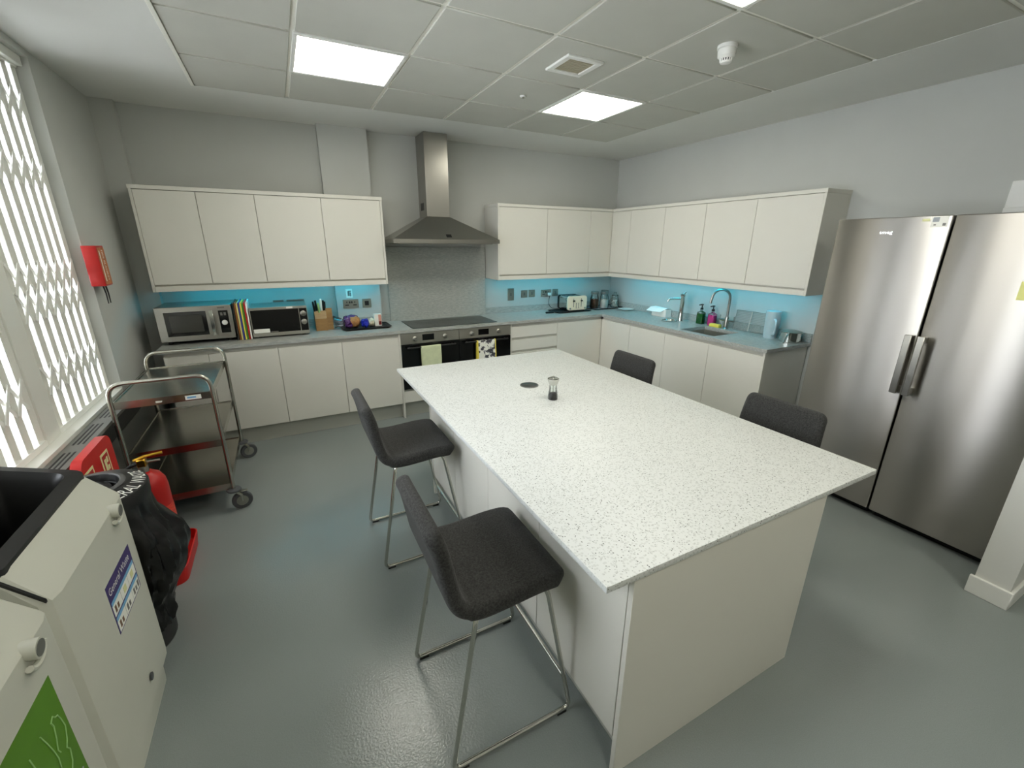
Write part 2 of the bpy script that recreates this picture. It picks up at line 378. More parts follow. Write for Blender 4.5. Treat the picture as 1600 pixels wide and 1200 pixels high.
# ---------------------------------------------------------------- window, grilles, convector
win = struct(B(XL - 0.25, XL + 0.0, WY0, WY1, WZ0, WZ0 + 0.022, 0.002).build('window_1', 'window_white'))
XO = XL - 0.20
BAYS = [(-1.80, -0.97), (-2.80, -1.95), (-3.83, -2.95)]
for (a, b) in ((-1.95, -1.80), (-2.95, -2.80)):
    B(XL - 0.21, XL - 0.055, a, b, WZ0 + 0.02, WZ1, 0.003).build('mullion', 'window_white', win)
MB().box(XL - 0.10, XL - 0.03, WY0, WY1, WZ1 - 0.05, WZ1, 0.003).build('head_rail', 'window_white', win)
for (a, b) in BAYS:
    fr = MB(); w = 0.05; z0, z1 = WZ0 + 0.022, WZ1 - 0.0
    fr.box(XO - 0.03, XO + 0.02, a, a + w, z0, z1).box(XO - 0.03, XO + 0.02, b - w, b, z0, z1).box(XO - 0.03, XO + 0.02, a, b, z0, z0 + w).box(XO - 0.03, XO + 0.02, a, b, z1 - w, z1).box(XO - 0.03, XO + 0.02, a, b, 1.70, 1.745)
    fr.build('window_frame', 'window_white', win)
    B(XO - 0.004, XO, a + w, b - w, z0 + w, 1.70).build('pane', 'window_glass', win)
    B(XO - 0.004, XO, a + w, b - w, 1.745, z1 - w).build('pane', 'window_glass', win)
def grille(a, b, label):
    t = thing('security_grille', label, 'security grille', (XL - 0.075, (a + b) / 2, WZ0 + 0.022), group='white folding security grilles at the window')
    z0, z1 = WZ0 + 0.022, WZ1 - 0.05; n = 8; xg = XL - 0.075
    ysx = [a + 0.032 + (b - a - 0.064) * k / (n - 1) for k in range(n)]
    up0 = None
    for y in ysx:
        if up0 is None:
            up0 = MB().box(-0.012, -0.009, -0.029, 0.029, 0.03, z1 - z0).box(-0.009, 0.012, -0.029, -0.0265, 0.03, z1 - z0).box(-0.009, 0.012, 0.0265, 0.029, 0.03, z1 - z0).build('upright', 'grille_white', t, local=True)
            o = up0
        else:
            o = up0.copy(); C.objects.link(o); o.parent = t
        o.location = (0, y - (a + b) / 2, 0)
    d = ysx[1] - ysx[0]; hh = 0.075
    la = MB().box(-0.002, 0.002, -0.5, 0.5, -0.010, 0.010)
    first = {}
    for k in range(n - 1):
        ym = (ysx[k] + ysx[k + 1]) / 2 - (a + b) / 2
        for zb in (0.28, 0.65, 0.79, 1.33, 1.69):
            for q in range(1):
                for sgn in (1, -1):
                    zc = zb + q * 2 * hh
                    if sgn not in first:
                        m2 = MB(); L = math.hypot(d, 2 * hh); ang = math.atan2(2 * hh, d) * sgn
                        for (x, y, z) in la.v:
                            yy = y * L; m2.v.append((x + 0.004 * sgn + 0.014, yy * math.cos(ang) - z * math.sin(ang), yy * math.sin(ang) + z * math.cos(ang)))
                        m2.f = list(la.f); o = m2.build('lattice_bar', 'grille_white', t, local=True); first[sgn] = o
                    else:
                        o = first[sgn].copy(); C.objects.link(o); o.parent = t
                    o.location = (0, ym, zc)
    MB().box(xg - 0.016, xg + 0.02, a, b, z0, z0 + 0.03, 0.002).build('bottom_track', 'grille_white', t)
    MB().box(xg - 0.016, xg + 0.02, a, b, z1 - 0.012, z1 + 0.012, 0.002).build('top_track', 'grille_white', t)
grille(-1.80, -0.97, 'white folding lattice grille in the window bay next to the fire blanket')
grille(-2.80, -1.95, 'white folding lattice grille in the window bay above the recycling bins')
CX0, CX1, CZ = XL + 0.002, -4.985, 0.722
t = thing('convector_heater', 'long dark grey convector heater casing with slotted top below the window', 'heater', (XL + 0.04, -2.2, 0))
CY0, CY1 = -3.9, -0.35
B(CX0, CX1, CY0, CY1, CZ - 0.02, CZ, 0.002).build('top_panel', 'convector', t)
B(CX0, CX1 - 0.012, CY0, CY1, CZ - 0.12, CZ - 0.02).build('recess', 'convector_dark', t)
B(CX0, CX1 - 0.008, CY0, CY1, 0.08, CZ - 0.12, 0.002).build('front_panel', 'convector', t)
B(CX0, CX1 - 0.03, CY0, CY1, 0, 0.08).build('base', 'convector_dark', t)
y = CY1 - 0.1
while y > CY0 + 0.3:
    for q in range(3):
        x = XL + 0.024 + 0.02 * q
        B(x, x + 0.008, y - 0.30, y, CZ - 0.002, CZ + 0.0012).build('vent_slot', 'convector_dark', t)
    y -= 0.40
# ================================================================ KITCHEN UNITS
ZC = 0.91; DF = -0.592; KZ = 0.158
def door_y(parent, x0, x1, z0, z1, name='door', y=DF, m='door', th=0.019):      # fronts facing -y
    return B(x0 + 0.0017, x1 - 0.0017, y, y + th, z0, z1, 0.0012).build(name, m, parent)
def door_x(parent, y0, y1, z0, z1, name='door', x=DF, m='door', th=0.019):      # fronts facing -x
    return B(x, x + th, y0 + 0.0017, y1 - 0.0017, z0, z1, 0.0012).build(name, m, parent)
ZD = 0.845
def base_y(x0, x1, label, front='door'):
    t = thing('base_cabinet', label, 'cabinet', ((x0 + x1) / 2, -0.3, 0), group='handleless base cabinets')
    B(x0, x1, DF + 0.021, -0.085 if -3.7 < x0 < -3.1 else -0.015, KZ, ZC - 0.031).build('body', 'carcass', t)
    return t
t = base_y(-4.905, -4.61, 'narrow pale base cabinet in the corner behind the trolley'); door_y(t, -4.905, -4.61, KZ, ZD)
t = base_y(-4.61, -4.109, 'pale handleless base cabinet below the chopping boards'); door_y(t, -4.61, -4.109, KZ, ZD)
t = base_y(-4.109, -3.591, 'pale handleless base cabinet below the black microwave'); door_y(t, -4.109, -3.591, KZ, ZD)
t = base_y(-3.591, -3.072, 'pale handleless base cabinet directly left of the ovens'); door_y(t, -3.591, -3.072, KZ, ZD)
tag(B(-3.072, -3.054, -0.597, -0.015, 0, ZC - 0.031, 0.001).build('side_panel', 'door'), 'upright pale side panel on the left of the ovens', 'side panel')
tag(B(-1.852, -1.835, -0.597, -0.015, 0, ZC - 0.031, 0.001).build('side_panel', 'door'), 'upright pale side panel between the right oven and drawers', 'side panel')
t = base_y(-1.835, -1.235, 'pale three-drawer base unit on the right of the ovens')
door_y(t, -1.835, -1.235, 0.722, ZD, 'drawer'); door_y(t, -1.835, -1.235, 0.575, 0.693, 'drawer'); door_y(t, -1.835, -1.235, KZ, 0.546, 'drawer')
t = base_y(-1.235, -0.592, 'pale base cabinet in the inner corner below the toaster'); door_y(t, -1.235, -0.5925, KZ, ZD)
tag(B(-4.905, -3.072, -0.535, -0.518, 0, KZ, 0.001).build('plinth', 'plinth'), 'pale grey kick plinth under the cabinets left of the ovens', 'plinth')
tag(B(-3.054, -1.852, -0.535, -0.518, 0, KZ, 0.001).build('plinth', 'plinth'), 'pale grey kick plinth under the two ovens', 'plinth')
tag(B(-1.835, -0.535, -0.535, -0.518, 0, KZ, 0.001).build('plinth', 'plinth'), 'pale grey kick plinth under the drawers and corner cabinet', 'plinth')
def base_x(y0, y1, label, d0=None):
    t = thing('base_cabinet', label, 'cabinet', (-0.3, (y0 + y1) / 2, 0), group='handleless base cabinets')
    x0 = DF + 0.021
    sink = y0 < -1.9 and y1 > -2.15 or (y0 > -2.2 and y1 < -1.5)
    top = ZC - 0.031 if not sink else 0.66
    B(x0, -0.015, y0, y1, KZ, top).build('body', 'carcass', t)
    if sink: B(x0, x0 + 0.018, y0, y1, 0.66, ZC - 0.031).build('front_rail', 'carcass', t)
    door_x(t, y0, y1 if d0 is None else d0, KZ, ZD)
base_x(-1.09, -0.592, 'pale base cabinet in the inner corner below the jars', -0.5925)
base_x(-1.608, -1.09, 'pale base cabinet below the napkin box and boiling tap')
base_x(-2.136, -1.608, 'pale base cabinet under the sink')
base_x(-2.659, -2.136, 'pale base cabinet at the end by the fridge below the drainer')
tag(B(-0.597, -0.015, -2.678, -2.660, 0, ZC - 0.031, 0.001).build('side_panel', 'door'), 'pale end panel of the sink run facing the fridge', 'side panel')
tag(B(-0.535, -0.518, -2.659, -0.535, 0, KZ, 0.001).build('plinth', 'plinth'), 'pale grey kick plinth under the sink run', 'plinth')
# worktop L with sink cut-out
WY = -0.612; WX = -0.609; T = 0.03
SX0, SX1, SY0, SY1 = -0.525, -0.165, -2.125, -1.73
wt = MB().box(-4.935, -0.001, WY, -0.001, ZC - T, ZC).box(WX, -0.001, SY1, WY, ZC - T, ZC).box(WX, SX0, SY0, SY1, ZC - T, ZC).box(SX1, -0.001, SY0, SY1, ZC - T, ZC).box(WX, -0.001, -2.693, SY0, ZC - T, ZC)
wk = thing('worktop', 'grey marbled L-shaped worktop running along the back and right walls', 'worktop', (-2.4, -0.3, ZC - T))
wt.build('slab', 'counter_stone', wk, smooth=0)
B(-4.93, -3.54, -0.014, -0.001, ZC, 0.985, 0.001).build('upstand', 'counter_stone', wk)
B(-3.54, -3.11, -0.094, -0.081, ZC, 0.985, 0.001).build('upstand', 'counter_stone', wk)
B(-3.11, -3.012, -0.014, -0.001, ZC, 0.985, 0.001).build('upstand', 'counter_stone', wk)
B(-1.884, -0.001, -0.014, -0.001, ZC, 0.985, 0.001).build('upstand', 'counter_stone', wk)
B(-0.014, -0.001, -2.693, -0.014, ZC, 0.985, 0.001).build('upstand', 'counter_stone', wk)
for k in range(7):
    x = -0.50 + 0.045 * k
    B(x, x + 0.009, -2.46, -2.15, ZC - 0.001, ZC + 0.0009).build('drainer_groove', 'panel_stone', wk)
tag(B(-3.01, -1.886, -0.016, -0.001, ZC, 1.675, 0.001).build('splashback', 'panel_stone'), 'tall grey stone-effect splashback panel behind the hob', 'splashback')
# sink bowl
sk_ = thing('sink', 'undermounted stainless steel sink bowl set in the worktop', 'sink', ((SX0 + SX1) / 2, (SY0 + SY1) / 2, 0.70))
D0 = ZC - T - 0.17; w = 0.008
bw = MB().box(SX0 - w, SX1 + w, SY0 - w, SY1 + w, D0 - w, D0).box(SX0 - w, SX0, SY0 - w, SY1 + w, D0, ZC - T - 0.001).box(SX1, SX1 + w, SY0 - w, SY1 + w, D0, ZC - T - 0.001).box(SX0, SX1, SY0 - w, SY0, D0, ZC - T - 0.001).box(SX0, SX1, SY1, SY1 + w, D0, ZC - T - 0.001)
bw.build('bowl', 'oven_steel', sk_)
MB().lathe([(0.04, D0), (0.04, D0 + 0.004), (0.028, D0 + 0.004), (0.02, D0 + 0.001)], ((SX0 + SX1) / 2, (SY0 + SY1) / 2, 0), 24).build('drain', 'chrome', sk_)
# ---------------------------------------------------------------- wall cabinets
CF = -0.340; ZT0, ZT1, ZB0, ZB1 = 2.088, 2.117, 1.329, 1.3718; DB, DT = 1.385, 2.084
def wall_y(x0, x1, doors, label, ends=()):
    t = thing('wall_cabinet', label, 'cabinet', ((x0 + x1) / 2, -0.16, 1.37), group='handleless wall cabinets')
    B(x0, x1, CF + 0.021, -0.001, 1.372, ZT0).build('body', 'carcass', t)
    for a, b in doors: door_y(t, a, b, DB, DT, y=CF)
    for (a, b) in ends: B(a, b, CF - 0.003, -0.001, ZB0, ZT0, 0.001).build('end_panel', 'door', t)
wall_y(-4.898, -4.108, [(-4.898, -4.509), (-4.509, -4.108)], 'pale two-door wall cabinet in the left corner above the steel microwave', [(-4.917, -4.898)])
# body of the second unit is notched around the pilaster
t = thing('wall_cabinet', 'pale two-door wall cabinet in front of the pilaster left of the hood', 'cabinet', (-3.6, -0.16, 1.37), group='handleless wall cabinets')
MB().box(-4.108, -3.542, CF + 0.021, -0.001, 1.372, ZT0).box(-3.542, -3.094, CF + 0.021, -0.081, 1.372, ZT0).build('body', 'carcass', t)
door_y(t, -4.108, -3.601, DB, DT, y=CF); door_y(t, -3.601, -3.094, DB, DT, y=CF)
B(-3.094, -3.075, CF - 0.003, -0.001, ZB0, ZT0, 0.001).build('end_panel', 'door', t)
wall_y(-1.857, -1.256, [(-1.857, -1.256)], 'pale single-door wall cabinet directly right of the hood', [(-1.876, -1.857)])
CX = -0.328
wall_y(-1.256, -0.654, [(-1.256, -0.654)], 'pale single-door wall cabinet above the toaster and sockets')
t = thing('wall_cabinet', 'pale corner wall cabinet with two narrow fronts meeting at right angles', 'cabinet', (-0.3, -0.3, 1.37), group='handleless wall cabinets')
MB().box(-0.654, -0.001, CF + 0.021, -0.001, 1.372, ZT0).box(CX + 0.021, -0.001, -0.661, CF + 0.021, 1.372, ZT0).build('body', 'carcass', t)
door_y(t, -0.654, CX + 0.0, DB, DT, y=CF); door_x(t, -0.661, CF + 0.0, DB, DT, x=CX)
def wall_x(y0, y1, doors, label, ends=()):
    t = thing('wall_cabinet', label, 'cabinet', (-0.16, (y0 + y1) / 2, 1.37), group='handleless wall cabinets')
    B(CX + 0.021, -0.001, y0, y1, 1.372, ZT0).build('body', 'carcass', t)
    for a, b in doors: door_x(t, a, b, DB, DT, x=CX)
    for (a, b) in ends: B(CX - 0.003, -0.001, a, b, ZB0, ZT0, 0.001).build('end_panel', 'door', t)
wall_x(-1.689, -0.661, [(-1.177, -0.661), (-1.689, -1.177)], 'pale two-door wall cabinet on the right wall above the napkin box')
wall_x(-2.726, -1.689, [(-2.202, -1.689), (-2.726, -2.202)], 'pale two-door wall cabinet on the right wall beside the fridge', [(-2.745, -2.726)])
tag(B(-4.92, -3.072, CF - 0.006, -0.081, ZT0, ZT1, 0.001).build('cornice', 'door'), 'pale flat cornice on top of the left wall cabinets', 'cornice')
tag(MB().box(-1.879, -0.001, CF - 0.006, -0.001, ZT0, ZT1, 0.001).box(CX - 0.006, -0.001, -2.748, CF - 0.0065, ZT0, ZT1, 0.001).build('cornice', 'door'), 'pale flat L-shaped cornice on top of the right wall cabinets', 'cornice')
tag(B(-4.897, -3.095, CF - 0.002, CF + 0.026, ZB0, ZB1, 0.0005).build('light_pelmet', 'door'), 'pale light pelmet strip under the left wall cabinets', 'pelmet')
tag(MB().box(-1.856, CX + 0.026, CF - 0.002, CF + 0.026, ZB0, ZB1, 0.0005).box(CX - 0.002, CX + 0.026, -2.725, CF - 0.0025, ZB0, ZB1, 0.0005).build('light_pelmet', 'door'), 'pale L-shaped light pelmet strip under the right wall cabinets', 'pelmet')
def led(x0, x1, y0, y1, label):
    t = thing('led_strip', label, 'strip light', ((x0 + x1) / 2, (y0 + y1) / 2, 1.36), group='blue LED strips under the wall cabinets')
    B(x0 - 0.004, x1 + 0.004, y0 - 0.004, y1 + 0.004, 1.366, 1.3719).build('housing', 'white', t)
    B(x0, x1, y0, y1, 1.3615, 1.366).build('diffuser', 'led', t)
led(-4.78, -3.60, -0.235, -0.215, 'blue LED strip under the wall cabinets above the microwaves')
led(-3.54, -3.13, -0.235, -0.215, 'blue LED strip under the wall cabinet above the food tray')
led(-1.80, -0.45, -0.235, -0.215, 'blue LED strip under the wall cabinets above the toaster')
led(-0.215, -0.195, -2.65, -0.45, 'blue LED strip under the right wall cabinets above the sink')
# ---------------------------------------------------------------- cooker hood
t = thing('cooker_hood', 'stainless steel pyramid chimney cooker hood above the hob', 'cooker hood', (-2.48, -0.25, 1.71))
hx0, hx1, hy = -3.03, -1.93, -0.50; c0, c1, cy = -2.622, -2.385, -0.265
B(hx0, hx1, hy, -0.001, 1.712, 1.752, 0.002).build('rim', 'steel', t)
MB().loft([[(hx0 + 0.004, hy + 0.004, 1.752), (hx1 - 0.004, hy + 0.004, 1.752), (hx1 - 0.004, -0.001, 1.752), (hx0 + 0.004, -0.001, 1.752)], [(c0, cy, 1.968), (c1, cy, 1.968), (c1, -0.001, 1.968), (c0, -0.001, 1.968)]]).build('canopy', 'steel', t, smooth=20)
B(c0, c1, cy, -0.001, 1.968, H - 0.002, 0.001).build('chimney', 'steel', t)
for k in range(4):
    B(c0 - 0.001, c0 + 0.001, -0.17 + 0.028 * k, -0.152 + 0.028 * k, 2.03, 2.10).build('vent_slot', 'convector_dark', t)
B(hx0 + 0.06, hx1 - 0.06, hy + 0.05, -0.05, 1.706, 1.712).build('filter', 'oven_steel', t)
_n = Vector((0, -(1.968 - 1.752), -(hy - cy))).normalized(); _n = Vector((0, hy - cy, 0)).cross(Vector((1, 0, 0)))
sl = (1.968 - 1.752) / (cy - hy)
MB().prism([(hy + 0.022, 1.752 + 0.018 * sl + 0.003), (hy + 0.05, 1.752 + 0.046 * sl + 0.003), (hy + 0.05, 1.752 + 0.046 * sl - 0.003), (hy + 0.022, 1.752 + 0.018 * sl - 0.003)], 'x', -2.50, -2.445).build('badge', 'black', t)
# ---------------------------------------------------------------- hob and ovens
t = thing('induction_hob', 'wide black glass induction hob set in the worktop', 'hob', (-2.46, -0.34, ZC))
B(-2.92, -2.002, -0.575, -0.11, ZC + 0.0005, ZC + 0.006, 0.0015).build('glass', 'hob_glass', t)
mat('hob_mark', (0.30, 0.31, 0.30), 0.3)
for (x, y, r) in ((-2.72, -0.24, 0.085), (-2.72, -0.45, 0.075), (-2.46, -0.33, 0.11), (-2.20, -0.24, 0.075), (-2.20, -0.45, 0.085)):
    MB().tube([(x + r * math.cos(k * math.tau / 32), y + r * math.sin(k * math.tau / 32), ZC + 0.006) for k in range(32)], 0.0008, 4, closed=True).build('zone_ring', 'hob_mark', t)
def oven(x0, x1, label):
    t = thing('built_in_oven', label, 'oven', ((x0 + x1) / 2, -0.3, 0.285), group='pair of built-in ovens under the hob')
    B(x0 + 0.01, x1 - 0.01, DF + 0.025, -0.02, 0.29, ZC - 0.033).build('body', 'carcass', t)
    cp = B(x0 + 0.002, x1 - 0.002, -0.604, DF + 0.025, 0.768, ZC - 0.034, 0.0015).build('control_panel', 'oven_steel', t)
    xm = (x0 + x1) / 2
    B(xm - 0.085, xm + 0.035, -0.6052, -0.603, 0.795, 0.855).build('display', 'black_gloss', cp)
    for kx in (x0 + 0.14, x0 + 0.45):
        MB().lathe([(0.024, 0), (0.024, 0.006), (0.019, 0.010), (0.017, 0.030), (0.014, 0.033)], (kx, -0.604, 0.818), 24, M=Matrix.Rotation(math.pi / 2, 4, 'X')).build('knob', 'steel', cp)
    dr = B(x0 + 0.002, x1 - 0.002, -0.604, DF + 0.025, 0.305, 0.762, 0.0015).build('oven_door', 'black_gloss', t)
    hd = MB().cyl((x0 + 0.05, -0.640, 0.735), (x1 - 0.05, -0.640, 0.735), 0.009, 12)
    for kx in (x0 + 0.08, x1 - 0.08): hd.cyl((kx, -0.604, 0.735), (kx, -0.640, 0.735), 0.007, 10)
    hd.build('handle', 'black', dr)
    B(x0 + 0.002, x1 - 0.002, -0.600, DF + 0.025, 0.288, 0.303).build('vent_strip', 'oven_steel', t)
oven(-3.054, -2.454, 'left built-in oven, with the pale green tea towel on its handle')
oven(-2.452, -1.852, 'right built-in oven, with the patterned tea towel on its handle')
for (a, b, l) in ((-3.054, -2.453, 'pale filler drawer front below the left oven'), (-2.453, -1.852, 'pale filler drawer front below the right oven')):
    tag(B(a + 0.001, b - 0.001, DF - 0.004, DF + 0.024, KZ + 0.005, 0.284, 0.001).build('filler_panel', 'door'), l, 'filler panel')
def towel(x0, x1, label, m, zlo, edge=None, seed=0):
    n = 14; stations = []
    path = [(-0.6245, zlo + 0.06), (-0.6265, 0.73), (-0.630, 0.744), (-0.640, 0.7475), (-0.6505, 0.744), (-0.6535, 0.73), (-0.655, zlo)]
    pts = []
    for i in range(len(path) - 1):
        (a, b), (c, d) = path[i], path[i + 1]; k = 8 if abs(b - d) > 0.1 else 2
        for q in range(k): pts.append((a + (c - a) * q / k, b + (d - b) * q / k))
    pts.append(path[-1])
    def sheet(xa, xb, off):
        vs_ = []
        for (y, z) in pts:
            for i in range(n + 1):
                s = i / n; x = xa + (xb - xa) * s; dp = max(0, 0.735 - z)
                wv = 0.010 * min(1, dp * 6) * (math.sin(s * 9 + seed + z * 11) * 0.5 + mnoise.noise(Vector((s * 4 + seed, z * 9, 0))) * 0.7)
                yy = y - (off + abs(wv) if y < -0.64 else -off * 0.3)
                vs_.append((x + 0.012 * dp * 2 * (s - 0.5) * math.sin(z * 20 + seed), yy, z + (0.004 * math.sin(s * 7) if dp > 0.15 else 0)))
        return vs_
    m_ = MB(); A = sheet(x0, x1, 0.0); A2 = sheet(x0, x1, 0.003)
    fs = [(r * (n + 1) + i, r * (n + 1) + i + 1, (r + 1) * (n + 1) + i + 1, (r + 1) * (n + 1) + i) for r in range(len(pts) - 1) for i in range(n)]
    N = len(A); m_.add(A + A2, fs + [tuple(i + N for i in f)[::-1] for f in fs])
    t = thing('tea_towel', label, 'tea towel', ((x0 + x1) / 2, -0.64, zlo))
    m_.build('cloth', m, t, smooth=60, fix=False)
    if edge:
        for (xa, xb) in ((x0 - 0.014, x0 + 0.001), (x1 - 0.001, x1 + 0.010)):
            e = MB(); Ea = sheet(xa, xb, 0.001); Eb = sheet(xa, xb, 0.0045); e.add(Ea + Eb, fs + [tuple(i + N for i in f)[::-1] for f in fs]); e.build('border', edge, t, smooth=60, fix=False)
towel(-2.868, -2.668, 'pale green tea towel hanging over the left oven handle', 'towel_green', 0.42, None, 1.0)
towel(-2.262, -2.068, 'black and white patterned tea towel with yellow edges on the right oven handle', 'towel_print', 0.45, 'yellow', 2.3)
# ================================================================ ISLAND
ZI = 0.841; TI = 0.022
IX0, IX1, IY0, IY1 = -3.342, -1.945, -4.045, -1.681
PX0, PX1, PY0, PY1 = -3.230, -2.275, -4.037, -2.08
ist = thing('island_worktop', 'white speckled stone worktop on the kitchen island', 'worktop', ((IX0 + IX1) / 2, (IY0 + IY1) / 2, ZI - TI))
B(IX0, IX1, IY0, IY1, ZI - TI, ZI, 0.002, 2).build('slab', 'island_stone', ist)
dv = [PY0 + 0.0235, -3.516, -3.027, -2.545, PY1 + 0.02 - 0.018]
dv[-1] = PY1 - 0.018
labs = ['island cabinet beside the end panel, at the near end of the stool side', 'island cabinet behind the front edge of the nearer black stool', 'island cabinet between the two stools on the window side', 'island cabinet at the far end, behind the farther black stool']
for k in range(4):
    a, b = dv[k] if k == 0 else dv[k], dv[k + 1]
    t = thing('island_cabinet', labs[k], 'cabinet', ((PX0 + PX1) / 2, (a + b) / 2, 0), group='pale handleless cabinets of the island')
    B(PX0 + 0.021, PX1 - 0.001, a, b, 0.15, ZI - TI - 0.001).build('body', 'carcass', t)
    door_x(t, a, b, 0.15, ZI - TI - 0.006, x=PX0)
tag(B(PX0 - 0.003, PX1, PY0, PY0 + 0.0195, 0, ZI - TI - 0.0005, 0.001).build('island_end_panel', 'door'), 'large pale end panel of the island facing the camera', 'end panel')
tag(B(PX0 - 0.003, PX1, PY1 - 0.0175, PY1, 0, ZI - TI - 0.0005, 0.001).build('island_end_panel', 'door'), 'pale end panel of the island facing the ovens', 'end panel')
tag(B(PX0 + 0.066, PX0 + 0.082, PY0 + 0.02, PY1 - 0.018, 0, 0.15, 0.001).build('plinth', 'plinth'), 'pale grey kick plinth along the island below the stools', 'plinth')
tag(B(PX1 - 0.05, PX1 - 0.034, PY0 + 0.02, PY1 - 0.018, 0, 0.15, 0.001).build('plinth', 'plinth'), 'pale grey kick plinth on the fridge side of the island', 'plinth')
for y, l in ((-2.42, 'small dark coat hook under the island edge by the farther stool'), (-3.44, 'small dark coat hook under the island edge by the nearer stool')):
    t = thing('bag_hook', l, 'hook', (PX0, y, 0.78))
    B(PX0 - 0.004, PX0, y - 0.008, y + 0.008, 0.765, 0.80, 0.001).build('plate', 'convector', t)
    MB().tube([(PX0 - 0.003, y, 0.79), (PX0 - 0.022, y, 0.785), (PX0 - 0.026, y, 0.765), (PX0 - 0.036, y, 0.775)], 0.003, 8, 0.008).build('prong', 'convector', t)
t = thing('pop_up_socket', 'round dark grey pop-up socket lid flush in the island worktop', 'socket', (-2.67, -2.448, ZI))
MB().lathe([(0.060, ZI + 0.0004), (0.060, ZI + 0.003), (0.054, ZI + 0.004)], (-2.67, -2.448, 0), 40).build('rim', 'convector', t)
MB().lathe([(0.054, ZI + 0.0035), (0.052, ZI + 0.0046)], (-2.67, -2.448, 0), 40).build('lid', 'hob_glass', t)
# pepper grinder
px, py = -2.674, -2.735
t = thing('pepper_grinder', 'clear glass pepper grinder with chrome top and peppercorns on the island', 'pepper grinder', (px, py, ZI))
MB().lathe([(0.029, ZI + 0.0005), (0.030, ZI + 0.006), (0.028, ZI + 0.03), (0.023, ZI + 0.06), (0.022, ZI + 0.09), (0.024, ZI + 0.093)], (px, py, 0)).build('glass_body', 'glass', t)
MB().lathe([(0.024, ZI + 0.002), (0.024, ZI + 0.030), (0.018, ZI + 0.040), (0.010, ZI + 0.042)], (px, py, 0)).jitter(0.003, 60).build('peppercorns', 'peppercorn', t)
MB().cyl((px, py, ZI + 0.04), (px, py, ZI + 0.095), 0.003, 8).build('spindle', 'chrome', t)
MB().lathe([(0.023, ZI + 0.090), (0.026, ZI + 0.094), (0.034, ZI + 0.118), (0.034, ZI + 0.126), (0.028, ZI + 0.130), (0.012, ZI + 0.127), (0.010, ZI + 0.127)], (px, py, 0)).build('cap', 'chrome', t)
MB().lathe([(0.006, ZI + 0.126), (0.0075, ZI + 0.136), (0.004, ZI + 0.141)], (px, py, 0), 14).build('knob', 'chrome', t)
# ================================================================ BAR STOOLS
def make_stool(label):
    t = thing('bar_stool', label, 'bar stool', (0, 0, 0), group='dark grey bar stools around the island')
    # centre line of the shell, side view (x forward, z up), with half width
    key = [(0.188, 0.610), (0.165, 0.624), (0.09, 0.628), (0.0, 0.622), (-0.09, 0.618), (-0.145, 0.624), (-0.180, 0.647), (-0.200, 0.69), (-0.212, 0.75), (-0.222, 0.81), (-0.232, 0.86), (-0.245, 0.905), (-0.255, 0.928)]
    pts = []
    K = [Vector((a, 0, b)) for a, b in key]
    for i in range(len(K) - 1):
        p0, p1, p2, p3 = K[max(i - 1, 0)], K[i], K[i + 1], K[min(i + 2, len(K) - 1)]
        for q in range(4):
            u = q / 4
            pts.append(0.5 * ((2 * p1) + (p2 - p0) * u + (2 * p0 - 5 * p1 + 4 * p2 - p3) * u * u + (3 * p1 - p0 - 3 * p2 + p3) * u ** 3))
    pts.append(K[-1]); n = len(pts); Ls = [0]
    for i in range(1, n): Ls.append(Ls[-1] + (pts[i] - pts[i - 1]).length)
    Lt = Ls[-1]
    def ring(i):
        p = pts[i]; tv = (pts[min(i + 1, n - 1)] - pts[max(i - 1, 0)]).normalized(); nn = Vector((0, 1, 0)).cross(tv).normalized()
        s = Ls[i]; d = min(s, Lt - s); R = 0.040
        W = 0.228 if s < 0.30 else 0.228 - 0.022 * min(1, (s - 0.30) / 0.35)
        w_ = W - (R - math.sqrt(max(0, R * R - (R - d) ** 2)) if d < R else 0)
        th = 0.032 if s < 0.34 else 0.026; e = 0.018
        if d < e: th *= math.sqrt(max(0.02, 1 - ((e - d) / e) ** 2))
        out = []; m2 = 6
        for (sy, sz) in ((1, 1), (-1, 1), (-1, -1), (1, -1)):
            r = min(th * 0.95, 0.024)
            for q in range(m2):
                a = math.pi / 2 * q / (m2 - 1); ca, sa = math.cos(a), math.sin(a)
                if (sy, sz) in ((1, 1), (-1, -1)): dy, dz = ca, sa
                else: dy, dz = sa, ca
                out.append(p + Vector((0, 1, 0)) * sy * (w_ - r + r * dy) + nn * sz * (th - r + r * dz))
        return out
    rings = [ring(i) for i in range(n)]
    ks = 24
    MB().loft(rings[:ks + 1], True, False).build('seat', 'fabric', t, local=True, smooth=60)
    MB().loft(rings[ks:], False, True).build('backrest', 'fabric', t, local=True, smooth=60)
    for sy in (1, -1):
        leg = MB().tube([(-0.120, 0.185 * sy, 0.604), (-0.135, 0.208 * sy, 0.585), (-0.24, 0.233 * sy, 0.0135), (0.232, 0.233 * sy, 0.0135), (0.130, 0.208 * sy, 0.585), (0.115, 0.185 * sy, 0.608)], 0.0085, 12, 0.03)
        leg.build('sled_leg', 'tube_chrome', t, local=True)
        for gx in (-0.205, 0.195):
            B(gx - 0.02, gx + 0.02, 0.233 * sy - 0.009, 0.233 * sy + 0.009, 0.0, 0.008, 0.001).build('glide', 'black', t, local=True)
    MB().cyl((0.207, -0.226, 0.165), (0.207, 0.226, 0.165), 0.0075, 12).build('footrest', 'tube_chrome', t, local=True)
    for fx in (-0.12, 0.115):
        MB().box(fx - 0.012, fx + 0.012, -0.19, 0.19, 0.592, 0.602, 0.001).build('seat_bracket', 'black', t, local=True)
    return t
s0 = make_stool('dark grey upholstered bar stool nearest the camera, on the window side'); s0.location = (-3.468, -3.55, 0)
